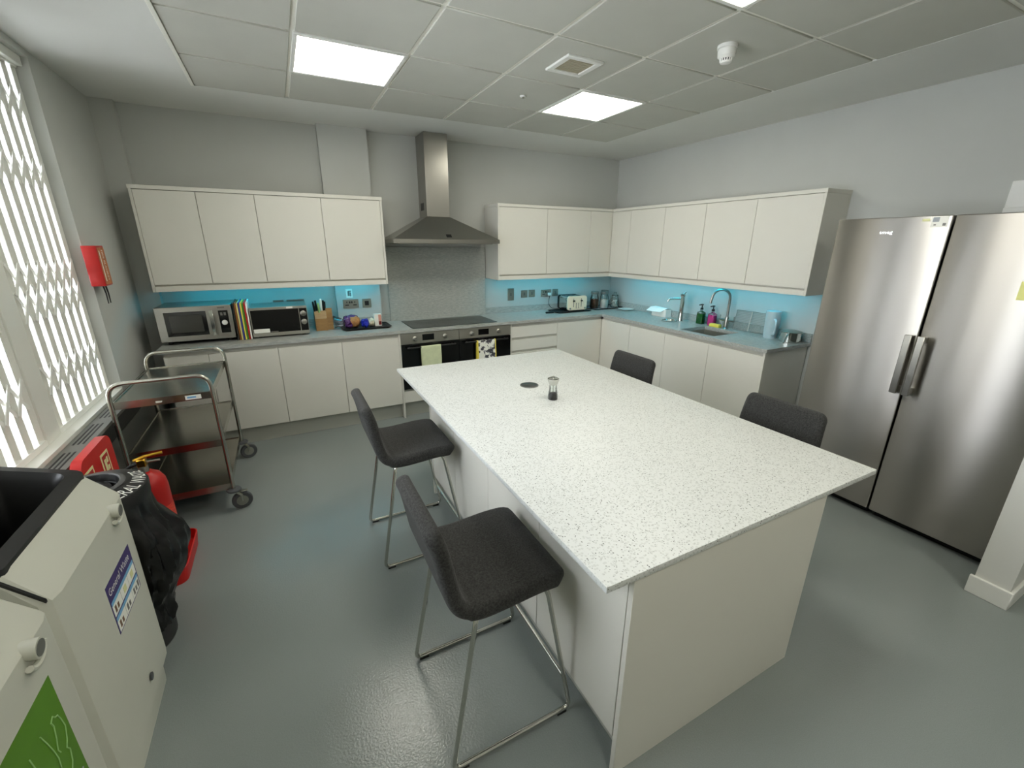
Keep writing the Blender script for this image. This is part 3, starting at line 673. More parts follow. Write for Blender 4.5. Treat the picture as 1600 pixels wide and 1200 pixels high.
for (x, y, rz, l) in ((-3.468, -2.47, 0, 'dark grey bar stool farther from the camera on the window side of the island'), (-1.985, -2.40, math.pi, 'dark grey bar stool tucked under the island on the sink side'), (-1.985, -3.53, math.pi, 'dark grey bar stool tucked under the island in front of the fridges')):
    o = dup_tree(s0); o.location = (x, y, 0); o.rotation_euler = (0, 0, rz); o['label'] = l
# ================================================================ FRIDGES
FX = -0.762; FY = [-3.082, -3.650, -4.212]; FZ = 1.871
def fridge(y0, y1, label, hy, side):
    t = thing('tall_fridge', label, 'fridge', (-0.4, (y0 + y1) / 2, 0), group='pair of tall stainless steel fridges')
    B(-0.70, -0.03, y0 + 0.004, y1 - 0.004, 0.03, FZ - 0.003, 0.003).build('cabinet', 'convector', t)
    d = B(FX, -0.705, y0 + 0.0045, y1 - 0.0045, 0.055, FZ, 0.006, 3).build('door', 'fridge_steel', t)
    B(-0.69, -0.05, y0 + 0.02, y1 - 0.02, 0.0, 0.055).build('plinth', 'black', t)
    MB().box(FX - 0.062, FX - 0.048, hy - 0.017, hy + 0.017, 0.868, 1.222, 0.003).box(FX - 0.05, FX + 0.002, hy - 0.013, hy + 0.013, 0.875, 0.91, 0.002).box(FX - 0.05, FX + 0.002, hy - 0.013, hy + 0.013, 1.18, 1.215, 0.002).build('handle', 'steel', d)
    return t, d
f1, d1 = fridge(FY[1], FY[0], 'left tall stainless steel fridge with labels at its top corner, nearer the sink', -3.622, 1)
f2, d2 = fridge(FY[2], FY[1], 'right tall stainless steel fridge beside the white wall end', -3.682, -1)
xd = FX - 0.0006
B(xd - 0.0006, FX + 0.001, -3.628, -3.557, 1.812, 1.866).build('energy_label', 'paper', d1)
B(xd - 0.0012, xd - 0.0004, -3.590, -3.562, 1.838, 1.862).build('energy_label_print', 'paper_grey', d1)
MB().box(xd - 0.0012, xd - 0.0004, -3.580, -3.570, 1.819, 1.826).box(xd - 0.0012, xd - 0.0004, -3.622, -3.608, 1.817, 1.831).build('label_marks', 'icon_grey', d1)
B(xd - 0.0006, FX + 0.001, -3.550, -3.516, 1.842, 1.856).build('green_label', 'luminous', d1)
MB().text('smeg', 0.028, (FX - 0.0008, -3.325, 1.779), (0, -1, 0), (0, 0, 1), sx=1.15).build('badge', 'chrome', d1)
tag(B(FX - 0.0016, FX - 0.0004, -4.05, -3.975, 1.458, 1.548).build('sticky_note', 'post_it'), 'pale yellow sticky note on the right fridge door', 'sticky note')
t = thing('wall_trunking', 'small white trunking box on the right wall above the fridges', 'trunking', (0, -3.72, 1.92))
B(-0.035, -0.001, -3.86, -3.618, 1.905, 2.085, 0.003).build('box', 'white', t); B(-0.05, -0.035, -3.86, -3.618, 1.905, 1.935, 0.003).build('lip', 'white', t)
# ================================================================ SOCKETS
def plate_y(x0, x1, z0, z1, y, kind, label, name='socket_plate', grp='brushed metal sockets and switches along the backsplash'):
    t = thing(name, label, 'socket' if 'socket' in name else 'switch', ((x0 + x1) / 2, y, z0), group=grp)
    B(x0, x1, y - 0.007, y - 0.0005, z0, z1, 0.002).build('plate', 'nickel', t)
    xm, zm = (x0 + x1) / 2, (z0 + z1) / 2
    yf = y - 0.0074
    if kind == 'double':
        for cx in (x0 + 0.037, x1 - 0.037):
            MB().box(cx - 0.004, cx + 0.004, yf, yf + 0.001, zm + 0.008, zm + 0.022).box(cx - 0.017, cx + 0.017, yf, yf + 0.001, zm - 0.018, zm - 0.009).build('pin_hole', 'black', t)
        for cx in (xm - 0.010, xm + 0.010):
            B(cx - 0.006, cx + 0.006, yf - 0.003, yf + 0.001, zm + 0.005, zm + 0.024, 0.001).build('rocker', 'black', t)
    elif kind == 'single':
        B(xm - 0.020, xm + 0.020, yf - 0.002, yf + 0.001, zm - 0.022, zm + 0.022, 0.001).build('insert', 'black', t)
    else:
        B(xm - 0.010, xm + 0.010, yf - 0.003, yf + 0.001, zm - 0.018, zm + 0.018, 0.001).build('rocker', 'icon_grey', t)
    return t
plate_y(-3.484, -3.334, 1.083, 1.170, -0.08, 'double', 'brushed double socket on the pilaster above the food tray', 'double_socket')
plate_y(-3.298, -3.210, 1.080, 1.168, -0.08, 'single', 'brushed single outlet with black insert on the pilaster', 'socket_outlet')
t = thing('notice_plate', 'small white notice with dark print above the pilaster sockets', 'sign', (-3.415, -0.08, 1.18))
B(-3.446, -3.384, -0.083, -0.0805, 1.186, 1.272, 0.001).build('card', 'paper', t)
MB().box(-3.430, -3.410, -0.0838, -0.0828, 1.205, 1.250).box(-3.408, -3.398, -0.0838, -0.0828, 1.200, 1.240).box(-3.425, -3.395, -0.0838, -0.0828, 1.245, 1.255).build('print', 'icon_grey', t)
plate_y(-1.586, -1.500, 1.052, 1.198, 0, 'sw', 'tall brushed switch plate nearest the splashback', 'switch_plate')
plate_y(-1.400, -1.312, 1.080, 1.168, 0, 'sw', 'left of the two square brushed switches between tall switch and toaster socket', 'switch_plate')
plate_y(-1.292, -1.204, 1.080, 1.170, 0, 'sw', 'right of the two square brushed switches between tall switch and toaster socket', 'switch_plate')
plate_y(-1.115, -0.965, 1.076, 1.164, 0, 'double', 'brushed double socket with the toaster plug in it', 'double_socket')
plate_y(-0.945, -0.858, 1.078, 1.166, 0, 'sw', 'brushed switch partly hidden behind the toaster', 'switch_plate')
plate_y(-4.10, -4.01, 1.10, 1.187, 0, 'sw', 'brushed switch behind the black microwave', 'switch_plate')
plate_y(-3.985, -3.83, 1.10, 1.187, 0, 'double', 'brushed double socket behind the black microwave', 'double_socket')
# ================================================================ BACK COUNTER ITEMS
def mw_body(t, x0, x1, y0, y1, z0, z1, m):
    B(x0 + 0.003, x1 - 0.003, y0 + 0.02, y1, z0, z1, 0.004).build('casing', m, t)
    for fx in (x0 + 0.05, x1 - 0.05):
        for fy in (y0 + 0.06, y1 - 0.05): MB().cyl((fx, fy, ZC), (fx, fy, z0 + 0.002), 0.016, 12).build('foot', 'black', t)
t = thing('microwave', 'large stainless steel microwave with bar handle in the left corner', 'microwave', (-4.67, -0.25, ZC))
x0, x1, y0, z0, z1 = -4.925, -4.408, -0.44, 0.938, 1.215
mw_body(t, x0, x1, y0, -0.05, z0, z1, 'steel')
fr = B(x0, x1, y0, y0 + 0.022, z0, z1, 0.003).build('front_frame', 'steel', t)
B(x0 + 0.055, x0 + 0.335, y0 - 0.001, y0 + 0.004, z0 + 0.042, z1 - 0.04, 0.001).build('window', 'black_gloss', fr)
mat('mw_inner', (0.22, 0.22, 0.20), 0.25)
B(x0 + 0.085, x0 + 0.305, y0 - 0.0018, y0 + 0.002, z0 + 0.07, z1 - 0.068, 0.0005).build('window_mesh', 'mw_inner', fr)
MB().box(x0 + 0.360, x0 + 0.388, y0 - 0.035, y0 - 0.025, z0 + 0.038, z1 - 0.034, 0.003).box(x0 + 0.364, x0 + 0.384, y0 - 0.026, y0 + 0.002, z0 + 0.045, z0 + 0.06).box(x0 + 0.364, x0 + 0.384, y0 - 0.026, y0 + 0.002, z1 - 0.056, z1 - 0.041).build('handle', 'chrome', t)
cp = B(x0 + 0.418, x0 + 0.492, y0 - 0.001, y0 + 0.004, z0 + 0.045, z1 - 0.04, 0.004).build('control_panel', 'black_gloss', t)
MB().lathe([(0.021, 0), (0.019, 0.016), (0.015, 0.018)], (x0 + 0.455, y0 - 0.001, (z0 + z1) / 2 - 0.005), 20, M=Matrix.Rotation(math.pi / 2, 4, 'X')).build('dial', 'white', cp)
for q in range(2): B(x0 + 0.434 + 0.024 * q, x0 + 0.450 + 0.024 * q, y0 - 0.0022, y0, z1 - 0.085, z1 - 0.06, 0.0005).build('button', 'icon_grey', cp)
B(x0 + 0.42, x0 + 0.47, y0 - 0.0006, y0 + 0.001, z1 - 0.024, z1 - 0.014).build('badge', 'icon_grey', fr)
t = thing('microwave', 'smaller black-fronted microwave with two silver dials beside the knife block', 'microwave', (-4.05, -0.25, ZC))
x0, x1, y0, z0, z1 = -4.285, -3.832, -0.425, 0.922, 1.175
mw_body(t, x0, x1, y0, -0.07, z0, z1, 'steel')
fr = B(x0, x1, y0, y0 + 0.022, z0, z1, 0.003).build('front_frame', 'oven_steel', t)
B(x0 + 0.008, x1 - 0.072, y0 - 0.002, y0 + 0.004, z0 + 0.032, z1 - 0.022, 0.001).build('door', 'black_gloss', t)
cp = B(x1 - 0.066, x1 - 0.006, y0 - 0.002, y0 + 0.004, z0 + 0.032, z1 - 0.022, 0.001).build('control_panel', 'black_gloss', t)
for zz in (z1 - 0.068, z1 - 0.142): MB().lathe([(0.025, 0), (0.023, 0.014), (0.018, 0.017)], (x1 - 0.036, y0 - 0.002, zz), 24, M=Matrix.Rotation(math.pi / 2, 4, 'X')).build('dial', 'steel', cp)
B(x0 + 0.012, x0 + 0.135, y0 - 0.0028, y0 - 0.0015, z0 + 0.034, z0 + 0.068).build('paper_label', 'paper', t)
B(x0 + 0.14, x0 + 0.20, y0 - 0.0028, y0 - 0.0015, z0 + 0.036, z0 + 0.042).build('badge', 'icon_grey', t)
B(x1 - 0.165, x1 - 0.115, y0 - 0.0006, y0 + 0.001, z1 - 0.018, z1 - 0.004).build('sticker', 'paper', fr)
cols = [('dark', 'dark brown'), ('brown', 'tan brown'), ('cream', 'cream'), ('blue', 'blue'), ('yellow', 'yellow'), ('green', 'green'), ('red', 'red'), ('white', 'white')]
for k, (c, cn) in enumerate(cols):
    x = -4.3985 + 0.0137 * k
    tag(MB().box(x, x + 0.0115, -0.435, -0.135, ZC + 0.0005, ZC + 0.318 - 0.004 * (k % 3), 0.002).build('chopping_board', 'board_' + c), cn + ' plastic chopping board upright between the microwaves', 'chopping board', 'colour-coded chopping boards')
# knife block
kb = thing('knife_block', 'wooden knife block beside the black microwave', 'knife block', (-3.70, -0.2, ZC))
MB().prism([(-0.285, ZC + 0.0005), (-0.285, ZC + 0.115), (-0.245, ZC + 0.185), (-0.115, ZC + 0.135), (-0.115, ZC + 0.0005)], 'x', -3.768, -3.665).build('front_block', 'wood', kb, smooth=0)
MB().prism([(-0.255, ZC + 0.0005), (-0.235, ZC + 0.205), (-0.10, ZC + 0.16), (-0.075, ZC + 0.0005)], 'x', -3.664, -3.61).build('side_block', 'wood', kb, smooth=0)
for k, (x, y, L, m, lab) in enumerate([(-3.757, -0.235, 0.115, 'black', 'black-handled knife leaning at the left of the knife block'), (-3.738, -0.20, 0.12, 'black', 'black-handled knife at the back of the knife block'), (-3.722, -0.245, 0.10, 'pale_green', 'pale green-handled knife at the front of the knife block'), (-3.700, -0.225, 0.135, 'paper', 'white-handled knife standing tallest in the knife block'), (-3.682, -0.215, 0.12, 'black', 'black-handled knife right of the white one in the block'), (-3.672, -0.19, 0.105, 'dark_rubber', 'dark-handled knife at the right edge of the knife block')]):
    t = thing('kitchen_knife', lab, 'knife', (x, y, ZC + 0.155), group='knives in the wooden block')
    z = ZC + 0.16; dx = -0.012 + 0.004 * k
    MB().tube([(x, y, z), (x + dx * 0.5, y - 0.012, z + L * 0.5), (x + dx, y - 0.022, z + L)], lambda u: 0.0085 + 0.002 * math.sin(u * 3.1), 10).build('handle', m, t)
    B(x - 0.001, x + 0.001, y - 0.008, y + 0.010, z - 0.10, z + 0.002).build('blade', 'chrome', t)
# food tray
def tray(name, label, x0, x1, y0, y1, z, m, lip=0.016, mi=None):
    t = thing(name, label, 'tray', ((x0 + x1) / 2, (y0 + y1) / 2, z))
    def rr(a, b, c, d, r, zz):
        out = []
        for (cx, cy, a0) in ((b - r, d - r, 0), (a + r, d - r, 90), (a + r, c + r, 180), (b - r, c + r, 270)):
            for q in range(6):
                an = math.radians(a0 + 18 * q); out.append((cx + r * math.cos(an), cy + r * math.sin(an), zz))
        return out
    w = 0.022
    MB().loft([rr(x0 + w, x1 - w, y0 + w, y1 - w, 0.02, z + 0.0006), rr(x0, x1, y0, y1, 0.035, z + lip), rr(x0, x1, y0, y1, 0.035, z + lip + 0.002), rr(x0 + w, x1 - w, y0 + w, y1 - w, 0.02, z + 0.004)]).build('tray_body', m, t, smooth=50)
    if mi: MB().loft([rr(x0 + w, x1 - w, y0 + w, y1 - w, 0.02, z + 0.004), rr(x0 + w, x1 - w, y0 + w, y1 - w, 0.02, z + 0.006)]).build('tray_surface', mi, t)
    return t
tray('serving_tray', 'black plastic tray holding bread and packets left of the hob', -3.545, -3.085, -0.43, -0.13, ZC, 'black')
zt = ZC + 0.0046
def lump(c, r, m, name, parent=None, seed=0, amp=0.012, sc_=22, nlat=12, nlon=20, pw=0.7, smooth=50):
    m_ = MB(); prof = []
    loops = []
    for i in range(nlat + 1):
        th = math.pi * i / nlat; z = -math.cos(th); rr_ = max(0.02, math.sin(th)) ** pw
        loops.append([(c[0] + r[0] * rr_ * math.copysign(abs(math.cos(a)) ** 0.75, math.cos(a)), c[1] + r[1] * rr_ * math.copysign(abs(math.sin(a)) ** 0.75, math.sin(a)), c[2] + r[2] * z) for a in [math.tau * k / nlon for k in range(nlon)]])
    m_.loft(loops).jitter(amp, sc_, seed)
    return m_.build(name, m, parent, smooth=smooth)
t = thing('bread_bag', 'bagged loaf with purple wrapper on the black tray', 'bread', (-3.455, -0.28, zt))
lump((-3.425, -0.275, zt + 0.062), (0.058, 0.085, 0.052), 'bread', 'loaf', t, 1, 0.014, 30, pw=0.5)
lump((-3.482, -0.275, zt + 0.064), (0.038, 0.088, 0.055), 'bag_purple', 'wrapper', t, 4, 0.016, 36, pw=0.5, smooth=0)
lump((-3.44, -0.27, zt + 0.105), (0.06, 0.05, 0.022), 'bag_purple', 'wrapper_fold', t, 2, 0.008)
MB().loft([[(-3.515 - 0.03 * q, -0.275 + (0.03 + 0.016 * q) * math.cos(a), zt + 0.055 + 0.006 * q + (0.03 + 0.010 * q) * math.sin(a)) for a in [math.tau * k / 14 for k in range(14)]] for q in range(4)], False, False).jitter(0.008, 40).build('bag_end', 'bag_clear', t)
t = thing('snack_packet', 'crumpled royal blue packet in the middle of the tray', 'packet', (-3.325, -0.29, zt)); lump((-3.327, -0.31, zt + 0.046), (0.036, 0.055, 0.036), 'blue_pack', 'packet', t, 7, 0.022, 42, pw=0.45, smooth=0)
t = thing('snack_packet', 'cream crumpled packet beside the small box on the tray', 'packet', (-3.262, -0.27, zt)); lump((-3.258, -0.25, zt + 0.042), (0.027, 0.045, 0.034), 'cream_pack', 'packet', t, 9, 0.018, 45, pw=0.45, smooth=0)
t = thing('carton', 'small upright carton with pink and maroon print on the tray', 'carton', (-3.19, -0.25, zt))
B(-3.224, -3.156, -0.275, -0.225, zt, zt + 0.118, 0.001).build('box', 'paper', t)
B(-3.186, -3.158, -0.2758, -0.2748, zt + 0.045, zt + 0.112).build('print', 'pink', t); B(-3.186, -3.158, -0.2758, -0.2748, zt + 0.01, zt + 0.045).build('print', 'maroon', t)
# toaster
tray('toaster_tray', 'black tray under the toaster', -1.085, -0.575, -0.375, -0.10, ZC, 'black', 0.012)
t = thing('toaster', 'cream-ended four-slice toaster standing on a black tray', 'toaster', (-0.78, -0.21, ZC))
zb = ZC + 0.0046
def rrect(x0, x1, z0, z1, r, n=6):
    out = []
    for (cx, cz, a0) in ((x1 - r, z1 - r, 0), (x0 + r, z1 - r, 90), (x0 + r, z0 + r, 180), (x1 - r, z0 + r, 270)):
        for q in range(n): an = math.radians(a0 + 90 * q / (n - 1)); out.append((cx + r * math.cos(an), cz + r * math.sin(an)))
    return out
rz_t = math.radians(0)
MB().prism(rrect(-0.900, -0.615, zb + 0.012, zb + 0.185, 0.03), 'y', -0.30, -0.275).build('front_panel', 'cream', t)
MB().prism(rrect(-0.893, -0.622, zb + 0.015, zb + 0.180, 0.028), 'y', -0.275, -0.085).build('body', 'chrome', t)
MB().prism(rrect(-0.900, -0.615, zb + 0.012, zb + 0.185, 0.03), 'y', -0.085, -0.065).build('rear_panel', 'black', t)
for q in range(4): B(-0.87 + 0.062 * q, -0.84 + 0.062 * q, -0.25, -0.11, zb + 0.1795, zb + 0.1815).build('slot', 'black', t)
for cx in (-0.815, -0.70):
    B(cx - 0.004, cx + 0.004, -0.3012, -0.2998, zb + 0.05, zb + 0.155).build('lever_slot', 'icon_grey', t)
    B(cx - 0.012, cx + 0.012, -0.318, -0.300, zb + 0.12, zb + 0.135, 0.002).build('lever', 'black', t)
for q in range(2):
    for r_ in range(4): MB().cyl((-0.775 + 0.035 * q, -0.299, zb + 0.04 + 0.018 * r_), (-0.775 + 0.035 * q, -0.304, zb + 0.04 + 0.018 * r_), 0.006, 10).build('button', 'icon_grey', t)
for cx in (-0.87, -0.645):
    MB().cyl((cx, -0.298, zb + 0.035), (cx, -0.312, zb + 0.035), 0.011, 14).build('dial', 'chrome', t)
    for cy_ in (-0.28, -0.09): MB().cyl((cx, cy_, zb - 0.0008), (cx, cy_, zb + 0.016), 0.012, 10).build('foot', 'black', t)
MB().tube([(-0.86, -0.09, zb + 0.03), (-0.92, -0.10, zb + 0.012), (-1.01, -0.10, ZC + 0.03), (-1.035, -0.07, ZC + 0.07), (-1.02, -0.05, ZC + 0.15), (-1.005, -0.045, ZC + 0.185)], 0.0035, 8, 0.03).build('cord', 'black', t)
B(-1.022, -0.985, -0.045, -0.0105, ZC + 0.178, ZC + 0.215, 0.004).build('plug', 'paper', t)
tag(MB().box(-1.21, -1.098, -0.30, -0.275, ZC + 0.0005, ZC + 0.020, 0.004).build('utensil', 'black'), 'short black bar lying beside the toaster tray', 'utensil')
# jars on a tray
tray('jar_tray', 'dark-rimmed tray with pale base holding the glass jars in the corner', -0.50, -0.025, -0.335, -0.03, ZC, 'black', 0.014, 'paper_grey')
def jar(x, y, label, fill, h, lid='convector'):
    t = thing('storage_jar', label, 'jar', (x, y, ZC + 0.0066), group='glass storage jars on the corner tray')
    z = ZC + 0.0066; R = 0.056
    MB().lathe([(R * 0.9, z), (R, z + 0.008), (R, z + 0.125), (R * 0.86, z + 0.155), (R * 0.80, z + 0.175), (R * 0.82, z + 0.185)], (x, y, 0)).build('glass', 'glass', t)
    if fill: MB().lathe([(R * 0.86, z + 0.004), (R * 0.95, z + 0.012), (R * 0.95, z + h), (R * 0.5, z + h + 0.006), (0.004, z + h + 0.006)], (x, y, 0)).jitter(0.002, 60).build('contents', fill, t)
    MB().lathe([(R * 0.86, z + 0.182), (R * 0.90, z + 0.19), (R * 0.90, z + 0.212), (R * 0.8, z + 0.218)], (x, y, 0)).build('lid', lid, t)
jar(-0.415, -0.20, 'glass jar of brown coffee with dark lid, leftmost on the corner tray', 'coffee', 0.115)
jar(-0.285, -0.235, 'glass jar of white sugar with dark lid beside the coffee jar', 'sugar', 0.105)
jar(-0.19, -0.122, 'empty-looking clear glass jar standing behind the others in the corner', None, 0)
t = thing('storage_jar', 'glass jar of pale lumps with glass stopper, rightmost on the corner tray', 'jar', (-0.115, -0.245, ZC + 0.0066), group='glass storage jars on the corner tray')
z = ZC + 0.0066; R = 0.055
MB().lathe([(R * 0.9, z), (R, z + 0.01), (R * 1.02, z + 0.09), (R * 0.8, z + 0.135), (R * 0.78, z + 0.155)], (-0.115, -0.245, 0)).build('glass', 'glass', t)
for q in range(14):
    a = q * 2.4; rr_ = 0.012 + 0.026 * ((q * 7) % 5) / 5; lump((-0.115 + rr_ * math.cos(a), -0.245 + rr_ * math.sin(a), z + 0.018 + 0.0055 * q), (0.014, 0.014, 0.010), 'sugar', 'teabag', t, q, 0.003, 60, 5, 8)
MB().lathe([(R * 0.76, z + 0.153), (R * 0.7, z + 0.165), (0.016, z + 0.172), (0.02, z + 0.19), (0.012, z + 0.20)], (-0.115, -0.245, 0)).build('stopper', 'glass', t)
tag(MB().lathe([(0.05, ZC + 0.0005), (0.055, ZC + 0.002), (0.098, ZC + 0.013), (0.10, ZC + 0.016), (0.096, ZC + 0.016), (0.058, ZC + 0.007), (0.004, ZC + 0.006)], (-0.115, -0.47, 0), 40).build('plate', 'white'), 'white dinner plate lying on the worktop beside the jars', 'plate')
# napkin box
t = thing('napkin_box', 'white box with folded white napkins spilling over its front', 'napkin box', (-0.07, -1.03, ZC))
B(-0.118, -0.03, -1.145, -0.925, ZC + 0.0005, ZC + 0.085, 0.002).build('box', 'white', t)
MB().loft([[(-0.150, -1.09, ZC + 0.055), (-0.155, -0.87, ZC + 0.052), (-0.153, -0.87, ZC + 0.056), (-0.148, -1.09, ZC + 0.059)], [(-0.115, -1.13, ZC + 0.092), (-0.12, -0.90, ZC + 0.094), (-0.118, -0.90, ZC + 0.098), (-0.113, -1.13, ZC + 0.096)], [(-0.07, -1.13, ZC + 0.098), (-0.07, -0.93, ZC + 0.104), (-0.07, -0.93, ZC + 0.108), (-0.07, -1.13, ZC + 0.102)], [(-0.03, -1.14, ZC + 0.086), (-0.03, -0.93, ZC + 0.086), (-0.03, -0.93, ZC + 0.09), (-0.03, -1.14, ZC + 0.09)]]).build('napkin', 'napkin', t, smooth=0)
# boiling water tap
t = thing('boiling_tap', 'chrome boiling water tap with round drip tray beside the napkins', 'tap', (-0.16, -1.385, ZC))
MB().lathe([(0.026, ZC + 0.0005), (0.026, ZC + 0.008), (0.024, ZC + 0.012), (0.0235, ZC + 0.265), (0.026, ZC + 0.268), (0.026, ZC + 0.292)], (-0.15, -1.39, 0), 24).build('column', 'chrome', t)
MB().tube([(-0.15, -1.39, ZC + 0.245), (-0.20, -1.35, ZC + 0.243), (-0.262, -1.30, ZC + 0.236), (-0.268, -1.295, ZC + 0.21)], 0.011, 12, 0.02).build('spout', 'chrome', t)
MB().tube([(-0.15, -1.39, ZC + 0.288), (-0.13, -1.41, ZC + 0.32)], 0.008, 10).build('lever', 'chrome', t)
MB().lathe([(0.085, ZC + 0.0005), (0.087, ZC + 0.010), (0.080, ZC + 0.011), (0.077, ZC + 0.004)], (-0.255, -1.33, 0), 36).build('drip_tray', 'chrome', t)
MB().lathe([(0.018, ZC + 0.003), (0.018, ZC + 0.012)], (-0.255, -1.33, 0), 16).build('drip_plug', 'paper', t)
# soap bottles, sponge
def soap(x, y, m, label):
    t = thing('soap_bottle', label, 'soap bottle', (x, y, ZC), group='pump soap bottles by the sink')
    z = ZC + 0.0005
    MB().prism(rrect(x - 0.028, x + 0.028, y - 0.038, y + 0.038, 0.014, 5), 'z', z + 0.003, z + 0.108).build('soap', m, t)
    MB().loft([[(p[0], p[1], z) for p in rrect(x - 0.03, x + 0.03, y - 0.04, y + 0.04, 0.015, 5)], [(p[0], p[1], z + 0.118) for p in rrect(x - 0.03, x + 0.03, y - 0.04, y + 0.04, 0.015, 5)], [(p[0], p[1], z + 0.138) for p in rrect(x - 0.014, x + 0.014, y - 0.014, y + 0.014, 0.0135, 5)], [(p[0], p[1], z + 0.150) for p in rrect(x - 0.014, x + 0.014, y - 0.014, y + 0.014, 0.0135, 5)]]).build('bottle', 'glass', t)
    MB().lathe([(0.015, z + 0.148), (0.016, z + 0.168), (0.006, z + 0.172), (0.006, z + 0.195), (0.014, z + 0.197), (0.014, z + 0.206)], (x, y, 0), 16).build('pump', 'black', t)
    MB().tube([(x, y, z + 0.20), (x - 0.035, y + 0.01, z + 0.197)], 0.005, 8).build('nozzle', 'black', t)
soap(-0.085, -1.60, 'soap_green', 'pump bottle of dark green soap behind the sink')
soap(-0.075, -1.732, 'soap_pink', 'pump bottle of bright pink soap behind the sink')
tag(MB().box(-0.135, -0.085, -1.865, -1.752, ZC + 0.0005, ZC + 0.032, 0.005, 2).build('sponge', 'yellow'), 'yellow sponge lying in front of the pink soap bottle', 'sponge')
# mixer tap
t = thing('mixer_tap', 'brushed steel swan-neck mixer tap with two levers behind the sink', 'tap', (-0.09, -1.915, ZC))
MB().lathe([(0.027, ZC + 0.0005), (0.027, ZC + 0.006), (0.021, ZC + 0.012), (0.020, ZC + 0.11), (0.016, ZC + 0.12)], (-0.09, -1.915, 0), 24).build('base', 'steel', t)
arc = [(-0.09, -1.915, ZC + 0.10), (-0.09, -1.915, ZC + 0.30)] + [(-0.09 - 0.075 * (1 - math.cos(a)), -1.915 + 0.045 * (1 - math.cos(a)) * 1.0, ZC + 0.30 + 0.085 * math.sin(a)) for a in [math.pi * q / 12 for q in range(1, 12)]] + [(-0.245, -1.822, ZC + 0.275), (-0.248, -1.82, ZC + 0.25)]
MB().tube(arc, 0.0125, 14).build('neck', 'steel', t)
MB().cyl((-0.09, -1.99, ZC + 0.085), (-0.09, -1.84, ZC + 0.085), 0.012, 14).build('cross_body', 'steel', t)
for sy in (-1.992, -1.838): MB().tube([(-0.09, sy, ZC + 0.085), (-0.09, sy, ZC + 0.13)], 0.006, 10).build('lever', 'steel', t)
# wire rack leaning on the wall
t = thing('drying_rack', 'dark wire drying rack standing upright against the wall behind the drainer', 'rack', (-0.04, -2.12, ZC))
rk = lambda zz: -0.052 + 0.034 * (zz - ZC) / 0.19
m_ = MB().tube([(rk(ZC + 0.003), -2.285, ZC + 0.004), (rk(ZC + 0.19), -2.285, ZC + 0.19), (rk(ZC + 0.19), -1.965, ZC + 0.19), (rk(ZC + 0.003), -1.965, ZC + 0.004)], 0.003, 8, closed=True); m_.build('frame', 'oven_steel', t)
MB().cyl((rk(ZC + 0.003), -2.125, ZC + 0.004), (rk(ZC + 0.19), -2.125, ZC + 0.19), 0.0035, 8).build('middle_bar', 'oven_steel', t)
for k in range(12):
    zz = ZC + 0.018 + 0.0145 * k; MB().cyl((rk(zz), -2.285, zz), (rk(zz), -1.965, zz), 0.0018, 6).build('wire', 'oven_steel', t)
# jug
t = thing('water_jug', 'tall pale frosted plastic water jug on the drainer', 'jug', (-0.12, -2.395, ZC))
MB().lathe([(0.054, ZC + 0.0005), (0.056, ZC + 0.004), (0.062, ZC + 0.225), (0.0625, ZC + 0.232), (0.057, ZC + 0.232), (0.052, ZC + 0.01), (0.004, ZC + 0.008)], (-0.12, -2.395, 0), 32).build('body', 'jug_plastic', t)
MB().lathe([(0.0615, ZC + 0.2325), (0.062, ZC + 0.241), (0.02, ZC + 0.245), (0.004, ZC + 0.245)], (-0.12, -2.395, 0), 32).build('lid', 'jug_plastic', t)
MB().tube([(-0.163, -2.44, ZC + 0.175), (-0.195, -2.475, ZC + 0.165), (-0.195, -2.475, ZC + 0.05), (-0.158, -2.435, ZC + 0.035)], 0.009, 10, 0.03).build('handle', 'jug_plastic', t)
# saucepan
t = thing('saucepan', 'small polished steel saucepan with long handle at the worktop end', 'saucepan', (-0.14, -2.575, ZC))
MB().lathe([(0.078, ZC + 0.0005), (0.082, ZC + 0.004), (0.084, ZC + 0.085), (0.087, ZC + 0.088), (0.081, ZC + 0.087), (0.078, ZC + 0.008), (0.004, ZC + 0.006)], (-0.125, -2.575, 0), 36).build('pan', 'chrome', t)
MB().lathe([(0.086, ZC + 0.0885), (0.087, ZC + 0.091), (0.06, ZC + 0.099), (0.004, ZC + 0.101)], (-0.125, -2.575, 0), 36).build('lid', 'oven_steel', t)
hp = [Vector((-0.195, -2.605, ZC + 0.078)), Vector((-0.24, -2.622, ZC + 0.085)), Vector((-0.37, -2.672, ZC + 0.032))]
MB().tube(hp, 0.008, 10, 0.03).build('handle', 'chrome', t)
# ================================================================ FIRE BLANKET
t = thing('fire_blanket', 'red fire blanket box with black pull straps on the window wall', 'fire blanket', (XL, -0.93, 1.43))
bx0, bx1, by0, by1, bz0, bz1 = XL + 0.0005, XL + 0.075, -1.005, -0.865, 1.435, 1.685
B(bx0, bx1, by0, by1, bz0, bz1, 0.006, 2).build('case', 'red', t)
mat('blanket_print', (0.72, 0.42, 0.20), 0.5, var=0.25, vscale=25)
B(bx0 + 0.03, bx1 + 0.0006, by0 + 0.012, by1 - 0.006, bz0 + 0.01, bz1 - 0.012).build('label_sheet', 'blanket_print', t)
MB().text('FIRE BLANKET', 0.034, (bx1 + 0.0008, -0.93, bz0 + 0.225), (0, 0, -1), (0, 1, 0), sx=0.9).build('lettering', 'paper', t)
B(bx1 + 0.0002, bx1 + 0.001, -0.975, -0.962, bz0 + 0.03, bz1 - 0.03).build('print_line', 'paper', t)
for yy in (-0.955, -0.91):
    MB().tube([(XL + 0.045, yy, bz0 + 0.004), (XL + 0.05, yy, bz0 - 0.05), (XL + 0.05, yy - 0.004, bz0 - 0.115)], lambda u: 0.0055 - 0.0025 * u, 8).build('pull_strap', 'black', t)
